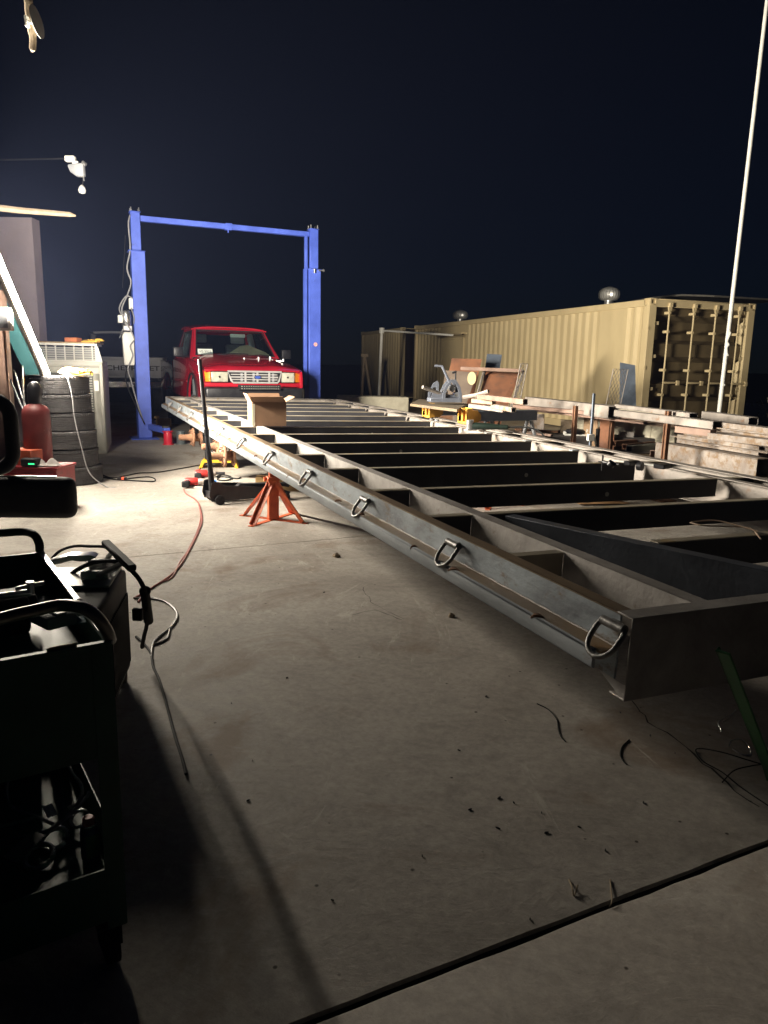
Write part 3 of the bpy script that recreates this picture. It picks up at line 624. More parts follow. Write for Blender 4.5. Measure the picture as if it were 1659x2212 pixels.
m = MB(); m.bx(-.80, .80, 2.90, 2.95, .66, 1.34); m.bx(-.8, .8, 4.66, 4.72, .72, 1.28); m.bx(-.8, .8, 2.96, 4.68, .70, .74); m.build('bed_floor', redpaint, rt)
m = MB(); m.bx(-.78, .78, 1.26, 2.90, .62, .70); m.bx(-.78, .78, 1.22, 1.27, .62, 1.34); m.prism([(1.26, 1.05), (1.62, 1.2), (1.62, 1.33), (1.28, 1.37)], -.76, .76, 'x'); m.build('dashboard', skin_seat, rt, bevel=.01)
for x in (-.36, .38):
    m = MB(); m.bx(x-.25, x+.25, 2.1, 2.65, .95, 1.12); m.prism([(2.52, 1.05), (2.68, 1.05), (2.80, 1.60), (2.70, 1.62)], x-.24, x+.24, 'x'); st = m.build('seat', skin_seat, rt, bevel=.03, seg=2)
    m = MB(); m.prism([(2.68, 1.64), (2.78, 1.64), (2.81, 1.80), (2.72, 1.80)], x-.13, x+.13, 'x'); m.build('headrest', greyplastic, st, bevel=.02, seg=2)
m = MB(); m.bx(.02, .30, 1.76, 1.79, 1.73, 1.79); m.build('rear_view_mirror', paper, rt, bevel=.01)
m = MB(); m.tube([(.38+.17*math.cos(q*.3), 1.86+.06*math.sin(q*.3), 1.40+.15*math.sin(q*.3)) for q in range(21)], .014, 6, closed=True); m.build('steering_wheel', black, rt)
m = MB(); m.add([(-.12, 1.50, 1.40), (.16, 1.62, 1.57), (.33, 1.74, 1.60), (.18, 1.58, 1.50), (.60, 1.46, 1.47), (.66, 1.40, 1.41), (.1, 1.36, 1.40)], [(0, 1, 3), (1, 2, 3), (2, 4, 3), (0, 3, 6), (3, 5, 6), (3, 4, 5)]); m.build('folded_sunshade', shade, rt, solid=.006)
m = MB(); Mc = Matrix.Translation((-.53, 1.285, 1.405)) @ Matrix.Rotation(R(-30), 4, 'X'); m.bx(-.13, .13, -.003, 0, 0, .11, Mc); cd_ = m.build('card', paper, rt, bevel=.002)
letters('VE-3022', .062, .0006, letterm, cd_, Mc @ Matrix.Translation((0, -.005, .052)) @ FACE)
m = MB(); m.tube([(-.35, 1.20, 1.405), (-.05, 1.20, 1.43), (.22, 1.24, 1.425)], .011, 6); m.tube([(.2, 1.20, 1.40), (.45, 1.22, 1.42), (.65, 1.28, 1.40)], .009, 6); m.build('wiper', black, rt)
m = MB(); m.grid(lambda u, v: (-.60+1.2*v, 1.78+.9*u, 1.845+.01*u), 2, 4); m.build('headliner', shade, rt, solid=.01)
for s in (-1, 1):
    m = MB(); m.tube([(s*.69, 2.62, 1.36), (s*.58, 2.58, 1.82)], .06, 6); m.build('inner_pillar', greyplastic, rt)
silv = mk('silver_grille_paint', (.55, .54, .54), (.42, .42, .43), 12, .35, .25)
# nose: grille, lamps, bar, bumper
m = MB(); fr = [(-.40, 1.135), (-.34, .985), (-.31, .955), (.43, .955), (.46, .985), (.50, 1.135)]
fr = [(x-.03, z) for x, z in fr]
m.tube([(x, -.005, z) for x, z in fr], .016, 8, closed=True); gr = m.build('grille', silv, rt)
m = MB(); m.tube([(x, -.012, 1.045) for x in (-.41, .41)], .013, 8)
for x in (-.14, .06, .26): m.bx(x-.014, x+.014, -.024, .0, .965, 1.125)
for z in (1.005, 1.088): m.bx(-.38, .40, -.014, -.004, z-.007, z+.007)
m.build('grille_bars', silv, gr)
m = MB(); m.prism([(x, z) for x, z in fr], .01, .02, 'y'); m.build('grille_backing', black, gr)
for x in (-.20, .0, .33):
    m = MB(); m.bx(x-.018, x+.018, .0, .008, .975, 1.11); m.build('radiator_core', greyplastic, gr)
m = MB(); m.lathe([(0, 0), (.052, 0), (.058, .004), (.058, .014), (0, .014)], n=28, M=Matrix.Translation((.06, -.022, 1.045)) @ Matrix.Diagonal((1.05, 1, .52, 1)) @ Matrix.Rotation(R(90), 4, 'X')); em = m.build('badge_rim', chrome, gr)
m = MB(); m.lathe([(0, 0), (.048, 0), (.048, .018), (0, .018)], n=28, M=Matrix.Translation((.06, -.0225, 1.045)) @ Matrix.Diagonal((1.05, 1, .50, 1)) @ Matrix.Rotation(R(90), 4, 'X')); m.build('oval_badge', mk('badge_blue', (.05, .10, .42), None, 10, .3), em)
for s in (-1, 1):
    x0, x1 = (-.695, -.425) if s < 0 else (.475, .695)
    m = MB(); m.bx(x0, x1, -.005, .05, .965, 1.125); hl = m.build('headlamp', lens, rt, bevel=.012, seg=2)
    m = MB(); m.lathe([(0, 0), (.035, .004), (.062, .02)], n=24, M=Matrix.Translation(((x0+x1)/2, -.007, 1.045)) @ Matrix.Rotation(R(-90), 4, 'X')); m.build('reflector', chrome, hl)
    m = MB(); m.tube([(x0-.008, -.008, .958), (x1+.008, -.008, .958), (x1+.008, -.008, 1.132), (x0-.008, -.008, 1.132)], .006, 6, closed=True); m.build('lamp_rim', blackm, hl)
    xa, xb = (-.84, -.705) if s < 0 else (.705, .84)
    m = MB(); m.prism([(xa, .06 if s < 0 else -.003), (xa, .10), (xb, .10), (xb, -.003 if s < 0 else .06)], .965, 1.125, 'z'); m.build('corner_lamp', amber, rt, bevel=.008)
m = MB(); m.prism([(-.86, .12), (-.86, -.03), (-.80, -.12), (-.45, -.165), (.45, -.165), (.80, -.12), (.86, -.03), (.86, .12), (.80, .12), (.80, 0), (-.80, 0), (-.80, .12)], .70, .875, 'z'); bu = m.build('bumper', blackm, rt, bevel=.02, seg=3)
m = MB(); m.bx(-.13, .13, -.178, -.166, .72, .80); m.build('bumper_opening', black, bu)
m = MB(); m.bx(-.62, .62, -.04, .3, .50, .70); m.bx(-.4, .4, -.1, .1, .40, .5); m.build('air_dam', black, rt)
m = MB(); m.bx(-.27, .36, -.26, -.20, .845, .925); lb = m.build('light_bar', black, rt, bevel=.008)
for r_ in range(2):
    for k in range(17):
        x = -.255+k*.0375; m = MB(); m.lathe([(0, 0), (.010, .003), (.0165, .010)], n=10, M=Matrix.Translation((x, -.262, .866+.038*r_)) @ Matrix.Rotation(R(-90), 4, 'X')); m.build('light_bar_lens', lens, lb)
m = MB(); m.bx(-.30, -.275, -.24, -.15, .84, .93); m.bx(.365, .39, -.24, -.15, .84, .93); m.build('bracket', black, lb)
def wheel(t, x, y, r, wd, mat_r=blackm):
    M_ = Matrix.Translation((x, y, r)) @ Matrix.Rotation(R(90), 4, 'Y')
    m = MB(); h = wd/2; m.lathe([(r*.58, -h*.8), (r*.62, -h), (r*.86, -h*1.02), (r*.95, -h*.9), (r, -h*.7), (r, -h*.25), (r*.975, -h*.2), (r*.975, h*.2), (r, h*.25), (r, h*.7), (r*.95, h*.9), (r*.86, h*1.02), (r*.62, h), (r*.58, h*.8)], n=40, M=M_); wh = m.build('wheel', rubber, t)
    m = MB(); s = -1 if x < 0 else 1; m.lathe([(0, s*h*.45), (r*.18, s*h*.45), (r*.22, s*h*.2), (r*.5, s*h*.35), (r*.58, s*h*.85), (r*.58, -s*h*.8)], n=30, M=M_); m.build('rim', mat_r, wh)
for x in (-.745, .745): wheel(rt, x, .88, .355, .25)
for x in (-.72, .72): wheel(rt, x, 3.68, .355, .25)
# loose tools on the bonnet
def onhood(x, y): return Vector((-2.195, 12.40, 0))+Matrix.Rotation(.425, 3, 'Z') @ Vector((x, y, hood((y-.015)/1.23, (x+.8)/1.6)[2]+.002))
for i, (x, y, L_, a, lab) in enumerate(((.14, .78, .30, -6, 'silver bar lying on the red bonnet, left of the other tools'), (.38, .80, .26, 8, 'bright ratchet lying on the red bonnet between two other tools'), (.60, .74, .24, -22, 'bright spanner lying on the red bonnet nearest the right edge'))):
    p = onhood(x, y); t = thing('hand_tool', lab, 'hand tool', p, .425+R(a), 'tools left on the red bonnet')
    m = MB(); m.bx(-L_/2, L_/2, -.014, .014, 0, .014); m.build('shank', zinc, t, bevel=.003); m = MB(); m.cyl((L_/2, 0, .0), (L_/2, 0, .045), .022, n=12); m.cyl((-L_/2+.05, 0, 0), (-L_/2+.05, 0, .03), .018, n=12); m.build('head', zinc, t)
p = onhood(-.55, 1.0); m = MB(); m.bx(-.17, .17, -.035, .035, 0, .012); tag(m.build('metal_strip', zinc, bevel=.003, loc=p, rz=.425), 'pale metal strip on the red bonnet below the windscreen card', 'metal strip')

# ------------------------------------------------------------------ pale pickup behind, seen from the rear
pp = thing('pale_pickup', 'pale pickup seen from behind with big dark letters on its tailgate', 'pickup truck', (-5.9, 17.5, 0), .45); pp.scale = (.86, 1, 1.03)
m = MB(); m.bx(-.80, .80, 0, .06, .84, 1.30); m.bx(-.79, .79, -.012, .0, 1.245, 1.30); m.bx(-.79, .79, -.012, 0, .84, .875); tg = m.build('tailgate', silverpaint, pp, bevel=.01, seg=2)
letters('CHEVROLET', .205, .003, letterm, tg, Matrix.Translation((0, -.006, 1.055)) @ FACE @ Matrix.Diagonal((1.22, .72, 1, 1)), bold=.004)
for s in (-1, 1):
    m = MB(); m.prism([(0, .80), (0, 1.31), (2.35, 1.31), (2.35, .62), (1.75, .62), (1.68, .85), (1.45, 1.0), (1.2, 1.02), (.95, .98), (.78, .82), (.72, .62), (.3, .62)], s*.80, s*.90, 'x'); m.build('bed_side', silverpaint, pp, bevel=.015, seg=2)
    m = MB(); m.bx(min(s*.80, s*.90), max(s*.80, s*.90), -.015, 0, .92, 1.24); m.build('tail_lamp', mk('tail_lamp_lens', (.20, .02, .02), None, 8, .3), pp, bevel=.004)
    m = MB(); m.tube([(s*.93, 1.22-.50*math.cos(R(a)), .60+.47*math.sin(R(a))) for a in range(0, 181, 12)], .045, 8); m.build('wheel_flare', silverpaint, pp)
    wheel(pp, s*.80, 1.22, .37, .26)
m = MB(); m.prism([(-.92, .0), (-.92, -.13), (-.5, -.2), (.5, -.2), (.92, -.13), (.92, 0)], .62, .78, 'z'); m.build('bumper', chrome, pp, bevel=.02)
m = MB(); m.bx(-.82, .82, 2.42, 4.2, .62, 1.30); cb = m.build('cab', silverpaint, pp, bevel=.03)
for (x0, x1, z0, z1, y0, y1) in ((-.70, -.62, 1.28, 1.85, 2.5, 2.44), (.62, .70, 1.28, 1.85, 2.5, 2.44)):
    m = MB(); s = -1 if x0 < 0 else 1; m.tube([(s*.79, 2.45, 1.28), (s*.69, 2.60, 1.83)], .045, 8); m.build('roof_pillar', silverpaint, pp)
m = MB(); m.grid(lambda u, v: (-.71+1.42*v, 2.57+1.1*u, 1.86+.03*math.sin(math.pi*v)+.02*u), 4, 10); m.build('roof', silverpaint, pp, solid=-.05)
m = MB(); m.add([(-.74, 2.47, 1.33), (.74, 2.47, 1.33), (.66, 2.60, 1.83), (-.66, 2.60, 1.83)], [(0, 1, 2, 3)]); m.build('rear_window', mk('dark_tinted_glass', (.01, .012, .016), None, 5, .08), pp, solid=.01)
for s in (-1, 1):
    m = MB(); m.tube([(s*.79, 3.6, 1.30), (s*.69, 3.2, 1.86)], .035, 8); m.build('roof_pillar', silverpaint, pp)

# ------------------------------------------------------------------ condenser unit behind the tyres
p = Z(231, 980); ac = thing('condenser_unit', 'large pale louvred air conditioner unit standing behind the tyre stack', 'air conditioner', (p.x, p.y, 0), R(16))
AW = .95
m = MB(); m.bx(-AW, 0, .01, .85, 0, .05); m.bx(-.045, 0, 0, .05, .05, 1.22); m.bx(-AW, -AW+.045, 0, .05, .05, 1.22); m.bx(-AW, 0, .02, .85, 1.18, 1.25)
m.bx(-.02, 0, .05, .85, .05, 1.18); m.bx(-AW+.04, -.04, .83, .85, .05, 1.18); m.bx(-AW, -AW+.02, .05, .85, .05, 1.18); m.bx(-AW+.045, -.045, 0, .03, 1.10, 1.18); m.bx(-.13, -.045, .0, .03, .05, 1.10); m.build('casing', cream, ac, bevel=.008, seg=2)
m = MB(); z = .07
while z < 1.09: m.bx(-AW+.05, -.135, .004, .012, z, z+.014); z += .034
for x in (-.33, -.53, -.73): m.bx(x-.008, x+.008, -.002, .006, .06, 1.1)
m.build('louvre', cream, ac)
m = MB(); m.bx(-AW+.05, -.14, .03, .04, .06, 1.1); m.build('coil', louver, ac)
m = MB(); zz0, zz1 = 1.25, 1.46; xs = [-.93+.0, -.815, -.70, -.585, -.47, -.355, -.24, -.125, -.08]
def ux(x, z): return x-(z-zz0)*.18*(1 if x > -.3 else 0)
for x in xs: m.bx(x-.008, x+.008, .06, .075, zz0, zz1)
for z in [zz0+.03*k for k in range(1, 7)]: m.bx(-.93, -.08, .068, .074, z-.003, z+.003)
m.bx(-.95, -.06, .04, .80, zz1, zz1+.03); m.bx(-.95, -.06, .04, .08, zz0, zz0+.018); m.prism([(-.08, zz0), (0, zz0), (-.05, zz1), (-.09, zz1)], .05, .10, 'y'); gd = m.build('fan_guard', cream, ac)
m = MB(); m.bx(-.92, -.09, .12, .7, zz0, zz1-.02); m.build('coil', louver, ac)
m = MB(); m.bx(-.115, -.06, -.003, .0, .86, 1.0); m.build('rating_label', white, ac)
zz = 1.491
t = MB(); t.bx(-.50, .38, -.2, .2, 0, .02); tag(t.build('plywood_board', wood, loc=(p.x-.55, p.y+.35, zz), rz=R(3), bevel=.002), 'thin board lying on top of the air conditioner', 'board')
t = MB(); t.bx(-.09, .09, -.07, .07, 0, .06); tag(t.build('orange_carton', mk('orange_carton_card', (.55, .18, .06), (.4, .11, .04), 8, .7), loc=(p.x-.50, p.y+.30, zz+.021), rz=R(-8), bevel=.004), 'small orange carton on top of the air conditioner, left of the yellow gloves', 'carton')
def glove(name, lab, loc, rz, mat):
    t = thing(name, lab, 'work gloves', loc, rz, 'yellow work gloves'); b = MB(); b.grid(lambda u, v: (-.06+.13*u, -.045+.09*v, .012+.022*math.sin(math.pi*v)*math.sin(math.pi*min(1, u*.9+.1))), 6, 6); b.build('palm', mat, t, solid=.02)
    for k in range(5):
        b = MB(); y = -.04+.02*k; L_ = (.06, .085, .09, .08, .05)[k]; a = R((k-2)*9+random.uniform(-8, 8)); x0 = .055 if k < 4 else .0
        b.tube([(x0, y, .02), (x0+L_*.5*math.cos(a), y+L_*.5*math.sin(a), .034), (x0+L_*math.cos(a), y+L_*math.sin(a), .014)], [.012, .012, .008], 7); b.build('finger', mat, t)
    return t
glovem = mk('yellow_leather', (.70, .42, .06), (.5, .28, .04), 12, .85, 0, .3, 60)
glove('work_glove', 'yellow work glove on the air conditioner, just right of the orange carton', (p.x-.30, p.y+.25, zz+.022), R(10), glovem)
glove('work_glove', 'yellow work glove on the air conditioner at the right end of the board', (p.x-.18, p.y+.22, zz+.03), R(-12), glovem)

# ------------------------------------------------------------------ the tyre stack
TS = Vector((-3.37, 7.80, 0)); th_ = .186
def tyre(mat):
    r, h = .325, th_/2
    m = MB(); pr = [(r*.56, -h*.72), (r*.60, -h*.95), (r*.80, -h*1.0), (r*.955, -h*.97), (r*.992, -h*.84), (r, -h*.6)]
    for k in range(5):
        z = -h*.55+k*h*.22; pr += [(r, z+.001), (r, z+h*.16), (r*.985, z+h*.17), (r*.985, z+h*.215)]
    pr += [(r, h*.6), (r*.992, h*.84), (r*.955, h*.97), (r*.80, h*1.0), (r*.60, h*.95), (r*.56, h*.72), (r*.60, h*.5), (r*.9, h*.5), (r*.93, 0), (r*.9, -h*.5), (r*.60, -h*.5), (r*.56, -h*.72)]
    m.lathe(pr, n=56)
    for k in range(64):
        a = 2*math.pi*k/64
        for zz0, sk in ((h*.62, .018), (-h*.90, -.018)):
            ca, sa, cb, sb = math.cos(a), math.sin(a), math.cos(a+.055), math.sin(a+.055); r1, r2 = r*.985, r*1.008; z0, z1 = zz0, zz0+h*.28
            v = [(r1*ca, r1*sa, z0), (r1*cb, r1*sb, z0), (r2*cb, r2*sb, z0), (r2*ca, r2*sa, z0), (r1*ca, r1*sa, z1), (r1*cb, r1*sb, z1), (r2*cb, r2*sb, z1), (r2*ca, r2*sa, z1)]
            m.add(v, [(0, 1, 2, 3), (4, 7, 6, 5), (0, 4, 5, 1), (3, 2, 6, 7), (0, 3, 7, 4), (1, 5, 6, 2)])
    return m.build('stacked_tyre', mat)
names = ['lowest', 'second from the floor', 'third from the floor', 'fourth from the floor', 'fifth from the floor', 'topmost']
t0 = tyre(rubber)
for k in range(6):
    o = t0 if k == 0 else t0.copy()
    if k: COL.objects.link(o)
    o.location = (TS.x+random.uniform(-.02, .02)-(.012*k if k > 2 else 0), TS.y+random.uniform(-.015, .015), th_/2+k*th_+.001); o.rotation_euler[2] = random.uniform(0, 6)
    tag(o, ['lowest tyre of the stack, standing on the floor', 'second tyre up from the floor in the stack', 'third tyre up from the floor in the stack', 'fourth tyre up in the stack, level with the red cylinder', 'fifth tyre up, directly under the topmost', 'topmost tyre of the stack, under the glowing lamp'][k], 'tyre', 'old tyres in one tall stack')
zt = th_*6+.004
m = MB(); pts = []
for k in range(46): q = k*.42; pts.append((.17*math.cos(q)*(1-.006*k)+.03, .11*math.sin(q)*(1-.004*k), .014+.0012*k+.012*math.sin(q*2.3)))
m.tube(crv(pts, 3), .011, 6); tag(m.build('coiled_hose', glovem, loc=(TS.x+.13, TS.y-.05, zt)), 'yellow hose coiled on the topmost tyre beside the lamp', 'hose')
glove('work_glove', 'yellow work glove lying on the topmost tyre beside the coiled hose', (TS.x+.18, TS.y-.17, zt+.03), R(15), glovem)
m = MB(); m.tube(crv([(TS.x+.1, TS.y-.2, zt+.03), (TS.x+.18, TS.y-.30, zt-.01), (TS.x+.235, TS.y-.345, zt-.2), (TS.x+.25, TS.y-.35, .7), (TS.x+.30, TS.y-.34, .4), (TS.x+.36, TS.y-.33, .15), (TS.x+.52, TS.y-.32, .01), (TS.x+.62, TS.y-.33, .008)], 8), .006, 6); tag(m.build('lamp_cord', cablegrey), 'thin grey cord hanging down the front of the tyre stack', 'cord')

# gas cylinder, tool chest, chair at the left edge
p = Vector((-3.06, 6.50, 0)); gc = thing('gas_cylinder', 'rust red gas cylinder with a dark cap, standing before the tyre stack', 'gas cylinder', p)
m = MB(); m.lathe([(0, 0), (.10, 0), (.115, .02), (.116, .80), (.112, .84), (.09, .875), (.05, .90), (.045, .92), (0, .92)], n=36); m.build('cylinder', redcyl, gc)
m = MB(); m.lathe([(.046, .90), (.052, .91), (.052, .93), (.046, .93)], n=24); m.build('neck_ring', zinc, gc)
m = MB(); m.lathe([(.055, .905), (.058, .95), (.058, 1.03), (.045, 1.07), (.02, 1.09), (0, 1.092)], n=28); m.build('valve_cap', blackm, gc)
p = Z(127, 1106); tc_ = thing('tool_chest', 'low red tool chest standing before the tyre stack', 'tool chest', (p.x-.26, p.y+.02, 0), R(-4))
zt2 = .385
m = MB(); m.bx(-.27, .26, 0, .33, 0, zt2-.02); m.build('chest', redbox, tc_, bevel=.006)
m = MB(); m.bx(-.28, .272, -.01, .34, zt2-.02, zt2); m.build('lid', redbox, tc_, bevel=.004)
for k in range(2): m = MB(); m.bx(-.24, .23, -.006, 0, .03+.16*k, .17+.16*k); dr = m.build('drawer', redbox, tc_, bevel=.004); m = MB(); m.bx(-.1, .1, -.02, -.006, .13+.16*k, .145+.16*k); m.build('handle', zinc, dr)
t = MB(); t.bx(-.11, .11, -.08, .08, 0, .13); tag(t.build('orange_carton', mk('red_orange_card', (.60, .13, .06), (.42, .08, .04), 9, .6), loc=(p.x-.32, p.y+.16, zt2+.001), rz=R(-14), bevel=.003), 'orange red carton standing on the red tool chest', 'carton')
def rag(name, lab, loc, mat, s=1, cat='rag', rz=0):
    b = MB(); sd_ = random.uniform(0, 9)
    b.grid(lambda u, v: (s*(-.10+.2*u), s*(-.06+.12*v), s*(.006+.035*abs(math.sin(u*5+sd_)*math.cos(v*4+sd_))*math.sin(math.pi*u)*math.sin(math.pi*v)*2)), 16, 12)
    return tag(b.build(name, mat, solid=.003, loc=loc, rz=rz), lab, cat)
rag('rag', 'crumpled grey rag at the right edge of the red tool chest', (p.x-.12, p.y+.08, zt2+.004), mk('grey_rag', (.40, .36, .34), (.26, .24, .23), 9, .9), 1.2)
b = MB(); b.bx(-.07, .07, -.05, .05, 0, .07); bcg = b.build('charger', black, bevel=.01, loc=(p.x-.23, p.y+.05, zt2+.001)); tag(bcg, 'black battery charger with a small green light on the red tool chest', 'charger')
b = MB(); b.bx(.0, .05, -.054, -.0505, .02, .03); b.build('indicator_light', mk('green_light', (.02, .5, .12), None, 8, .4, emit=(.05, 1, .3), es=1.5), bcg)

ch = thing('padded_chair', 'black padded chair turned on its side with rounded arm loops at the left edge', 'chair', (-2.22, 4.35, 0), R(4))
m = MB(); m.bx(-.60, .37, -.06, .06, .35, .60); m.build('back_cushion', black, ch, bevel=.055, seg=4)
m = MB(); m.bx(-.60, .26, -.012, .012, .598, .606); m.build('edge_strip', zinc, ch, bevel=.002)
m = MB(); m.bx(-.95, -.45, .0, .50, .38, .46); m.build('seat', black, ch, bevel=.03, seg=3)
m = MB(); 
def rr(cx, cz, hx, hz, r, n=6):
    out = []
    for qx, qz, a0 in ((1, 1, 0), (-1, 1, 90), (-1, -1, 180), (1, -1, 270)):
        for k in range(n+1): a = R(a0+90*k/n); out.append((cx+qx*(hx-r)+r*math.cos(a), cz+qz*(hz-r)+r*math.sin(a)))
    return out
m.tube([(x, .1, z) for x, z in rr(-.22, .84, .20, .21, .11)], .042, 10, closed=True); m.build('arm_loop', black, ch)
m = MB(); m.tube([(x-.45, .1, z) for x, z in rr(-.03, .86, .20, .21, .11)], .045, 10, closed=True); m.build('arm_loop', black, ch)
m = MB(); m.cyl((-.70, .25, .08), (-.70, .25, .40), .03); m.build('post', zinc, ch)
for k in range(5):
    a = R(72*k+20); m = MB(); m.tube([(-.70, .25, .10), (-.70+.28*math.cos(a), .25+.28*math.sin(a), .06)], [.025, .018], 8); lg = m.build('leg', blackm, ch); m = MB(); m.cyl((-.70+.28*math.cos(a)-.012, .25+.28*math.sin(a), .028), (-.70+.28*math.cos(a)+.012, .25+.28*math.sin(a), .028), .028); m.build('castor', black, lg)

# ------------------------------------------------------------------ the building at the left edge
bc = Y(68, 470, 11.6)
wl = thing('workshop_building', 'dim mauve walled workshop at the left edge under a pale roof timber', 'building', (bc.x, bc.y, 0))
m = MB(); m.bx(-6, 0, 0, .25, 0, bc.z); m.bx(-6, -5.6, -7, 0, 0, bc.z); m.build('wall', wallm, wl)
a_, b_ = Y(-90, 438, 8.6), Y(150, 463, 9.6)
m = MB(); m.tube([a_-wl.location, a_.lerp(b_, .5)-wl.location+Vector((0, 0, -.012)), b_-wl.location, Y(163, 466, 9.66)-wl.location], [.042, .036, .03, .012], 7); m.build('roof_timber', woodold, wl)
b2 = Y(-60, 432, 9.6)
m = MB(); m.cyl(Vector((-1.6, .1, bc.z-.1)), a_-wl.location+Vector((.2, 0, 0)), .04); m.build('roof_strut', woodold, wl)
p1_, p2_ = Y(57, -60, 5.2), Y(70, 112, 5.45)
t = thing('hanging_timber', 'rough pale timber hanging into the top left corner', 'timber', p1_)
m = MB(); m.tube(crv([(0, 0, 0), (p2_-p1_)*.45, (p2_-p1_)*.8+Vector((.01, 0, 0)), p2_-p1_], 5), [.026]*5+[.028]*5+[.022]*5+[.006], 8); m.build('pole', woodold, t)
p = Y(79, 47, 5.3); fl = thing('flood_light', 'round white flood light, unlit, fixed to the hanging timber at the top left', 'flood light', p)
m = MB(); m.lathe([(0, -.035), (.03, -.03), (.05, -.012), (.092, .0), (.095, .012), (.06, .03), (0, .034)], n=32, M=Matrix.Rotation(R(-8), 4, 'Y') @ Matrix.Diagonal((.36, 1, 1, 1)) @ Matrix.Rotation(R(90), 4, 'Y') ); m.build('lamp_dish', white, fl)
m = MB(); m.cyl((-.06, 0, 0), (-.02, 0, 0), .012); m.bx(-.07, -.055, -.02, .02, -.03, .03); m.build('bracket', white, fl)
p = Y(152, 345, 10.4); sc_ = thing('security_camera', 'security camera with a hanging white bulb, against the dark sky at the upper left', 'security camera', p)
m = MB(); m.bx(-.05, .05, -.03, .03, -.02, .035); m.bx(.02, .08, -.02, .02, -.05, -.01); m.build('mount', white, sc_, bevel=.008)
m = MB(); m.prism([(-.03, -.05), (.14, -.03), (.14, -.16), (.06, -.16), (.0, -.12)], -.04, .04, 'y'); m.build('body', greyplastic, sc_, bevel=.02, seg=2)
m = MB(); m.cyl((.12, 0, -.02), (.155, 0, -.045), .018); m.cyl((.125, -.01, -.15), (.13, -.01, -.20), .008); m.build('arm', zinc, sc_)
m = MB(); m.lathe([(0, -.04), (.03, -.03), (.038, -.005), (.03, .022), (.012, .045), (0, .05)], (.105, -.01, -.285), 24); m.build('bulb', white, sc_)
m = MB(); m.cyl((.12, -.01, -.2), (.115, -.01, -.24), .005); m.tube([(-.05, 0, .01), (-.8, .3, .06), (-1.6, .6, .12)], .008, 6); m.build('cable', black, sc_)
sc_.scale = (1.3, 1.3, 1.3)
# post, leaning sheet and box behind the lamp
p = Y(10, 800, 8.3); t = thing('steel_post', 'rust brown steel post at the left edge beside the lamp', 'post', (p.x-.02, p.y, 0))
m = MB(); m.bx(-.09, .07, -.07, .07, 0, 2.0); m.bx(-.14, .12, -.12, .12, 0, .012); m.build('shaft', tubebrown, t, bevel=.006)
pA, pB = Y(92, 832, 8.25), Y(-20, 590, 8.15)
t = MB(); dd = pB-pA; t.add([(-.03, 0, 0), (.02, 0, 0), tuple(dd+Vector((.0, 0, 0))), tuple(dd+Vector((-.17, 0, 0))), (-.16, 0, .02)], [(0, 1, 2, 3, 4)])
tag(t.build('leaning_sheet', teal, solid=.02, loc=pA+Vector((-.10, .25, 0))), 'teal sheet leaning at the left edge beside the glowing lamp', 'sheet')
t = MB(); t.cyl(Vector((.075, -.02, 0)), dd+Vector((.075, -.02, 0)), .014); tag(t.build('leaning_rod', white, loc=pA), 'pale rod leaning between the teal sheet and the glowing lamp', 'rod')
p = Y(8, 690, 7.0); t = thing('switch_box', 'white framed switch box at the left edge above the chair', 'switch box', p)
m = MB(); m.bx(-.10, .06, 0, .07, -.10, .11); m.build('box', white, t, bevel=.012, seg=2); m = MB(); m.bx(-.08, .035, -.006, -.001, -.075, .085); m.build('cover', greyplastic, t)
m = MB(); m.cyl((-.02, .03, -1.79-(.0)), (-.02, .03, -.10), .012) if False else m.bx(-.03, -.01, .02, .04, -p.z+.003, -.10); m.build('conduit', tubebrown, t)
for i, (a1, b1) in enumerate((((48, 790), (52, 882)), ((22, 820), (72, 938)), ((30, 800), (62, 900)))):
    a1 = Y(*a1, 7.2); b1 = Y(*b1, 7.0); bb = MB(); e_ = b1+(b1-a1).normalized()*((b1.z-.0)/max(1e-3, (a1-b1).normalized().z)); bb.cyl((0, 0, 0), a1-e_, .009, n=8)
    tag(bb.build('leaning_rod', [zinc, greyplastic, zinc][i], loc=e_), ['upright steel rod between the post and the gas cylinder', 'steel rod leaning lowest to the right beside the gas cylinder', 'steel rod leaning between the two other rods by the gas cylinder'][i], 'rod', 'rods leaning by the gas cylinder')
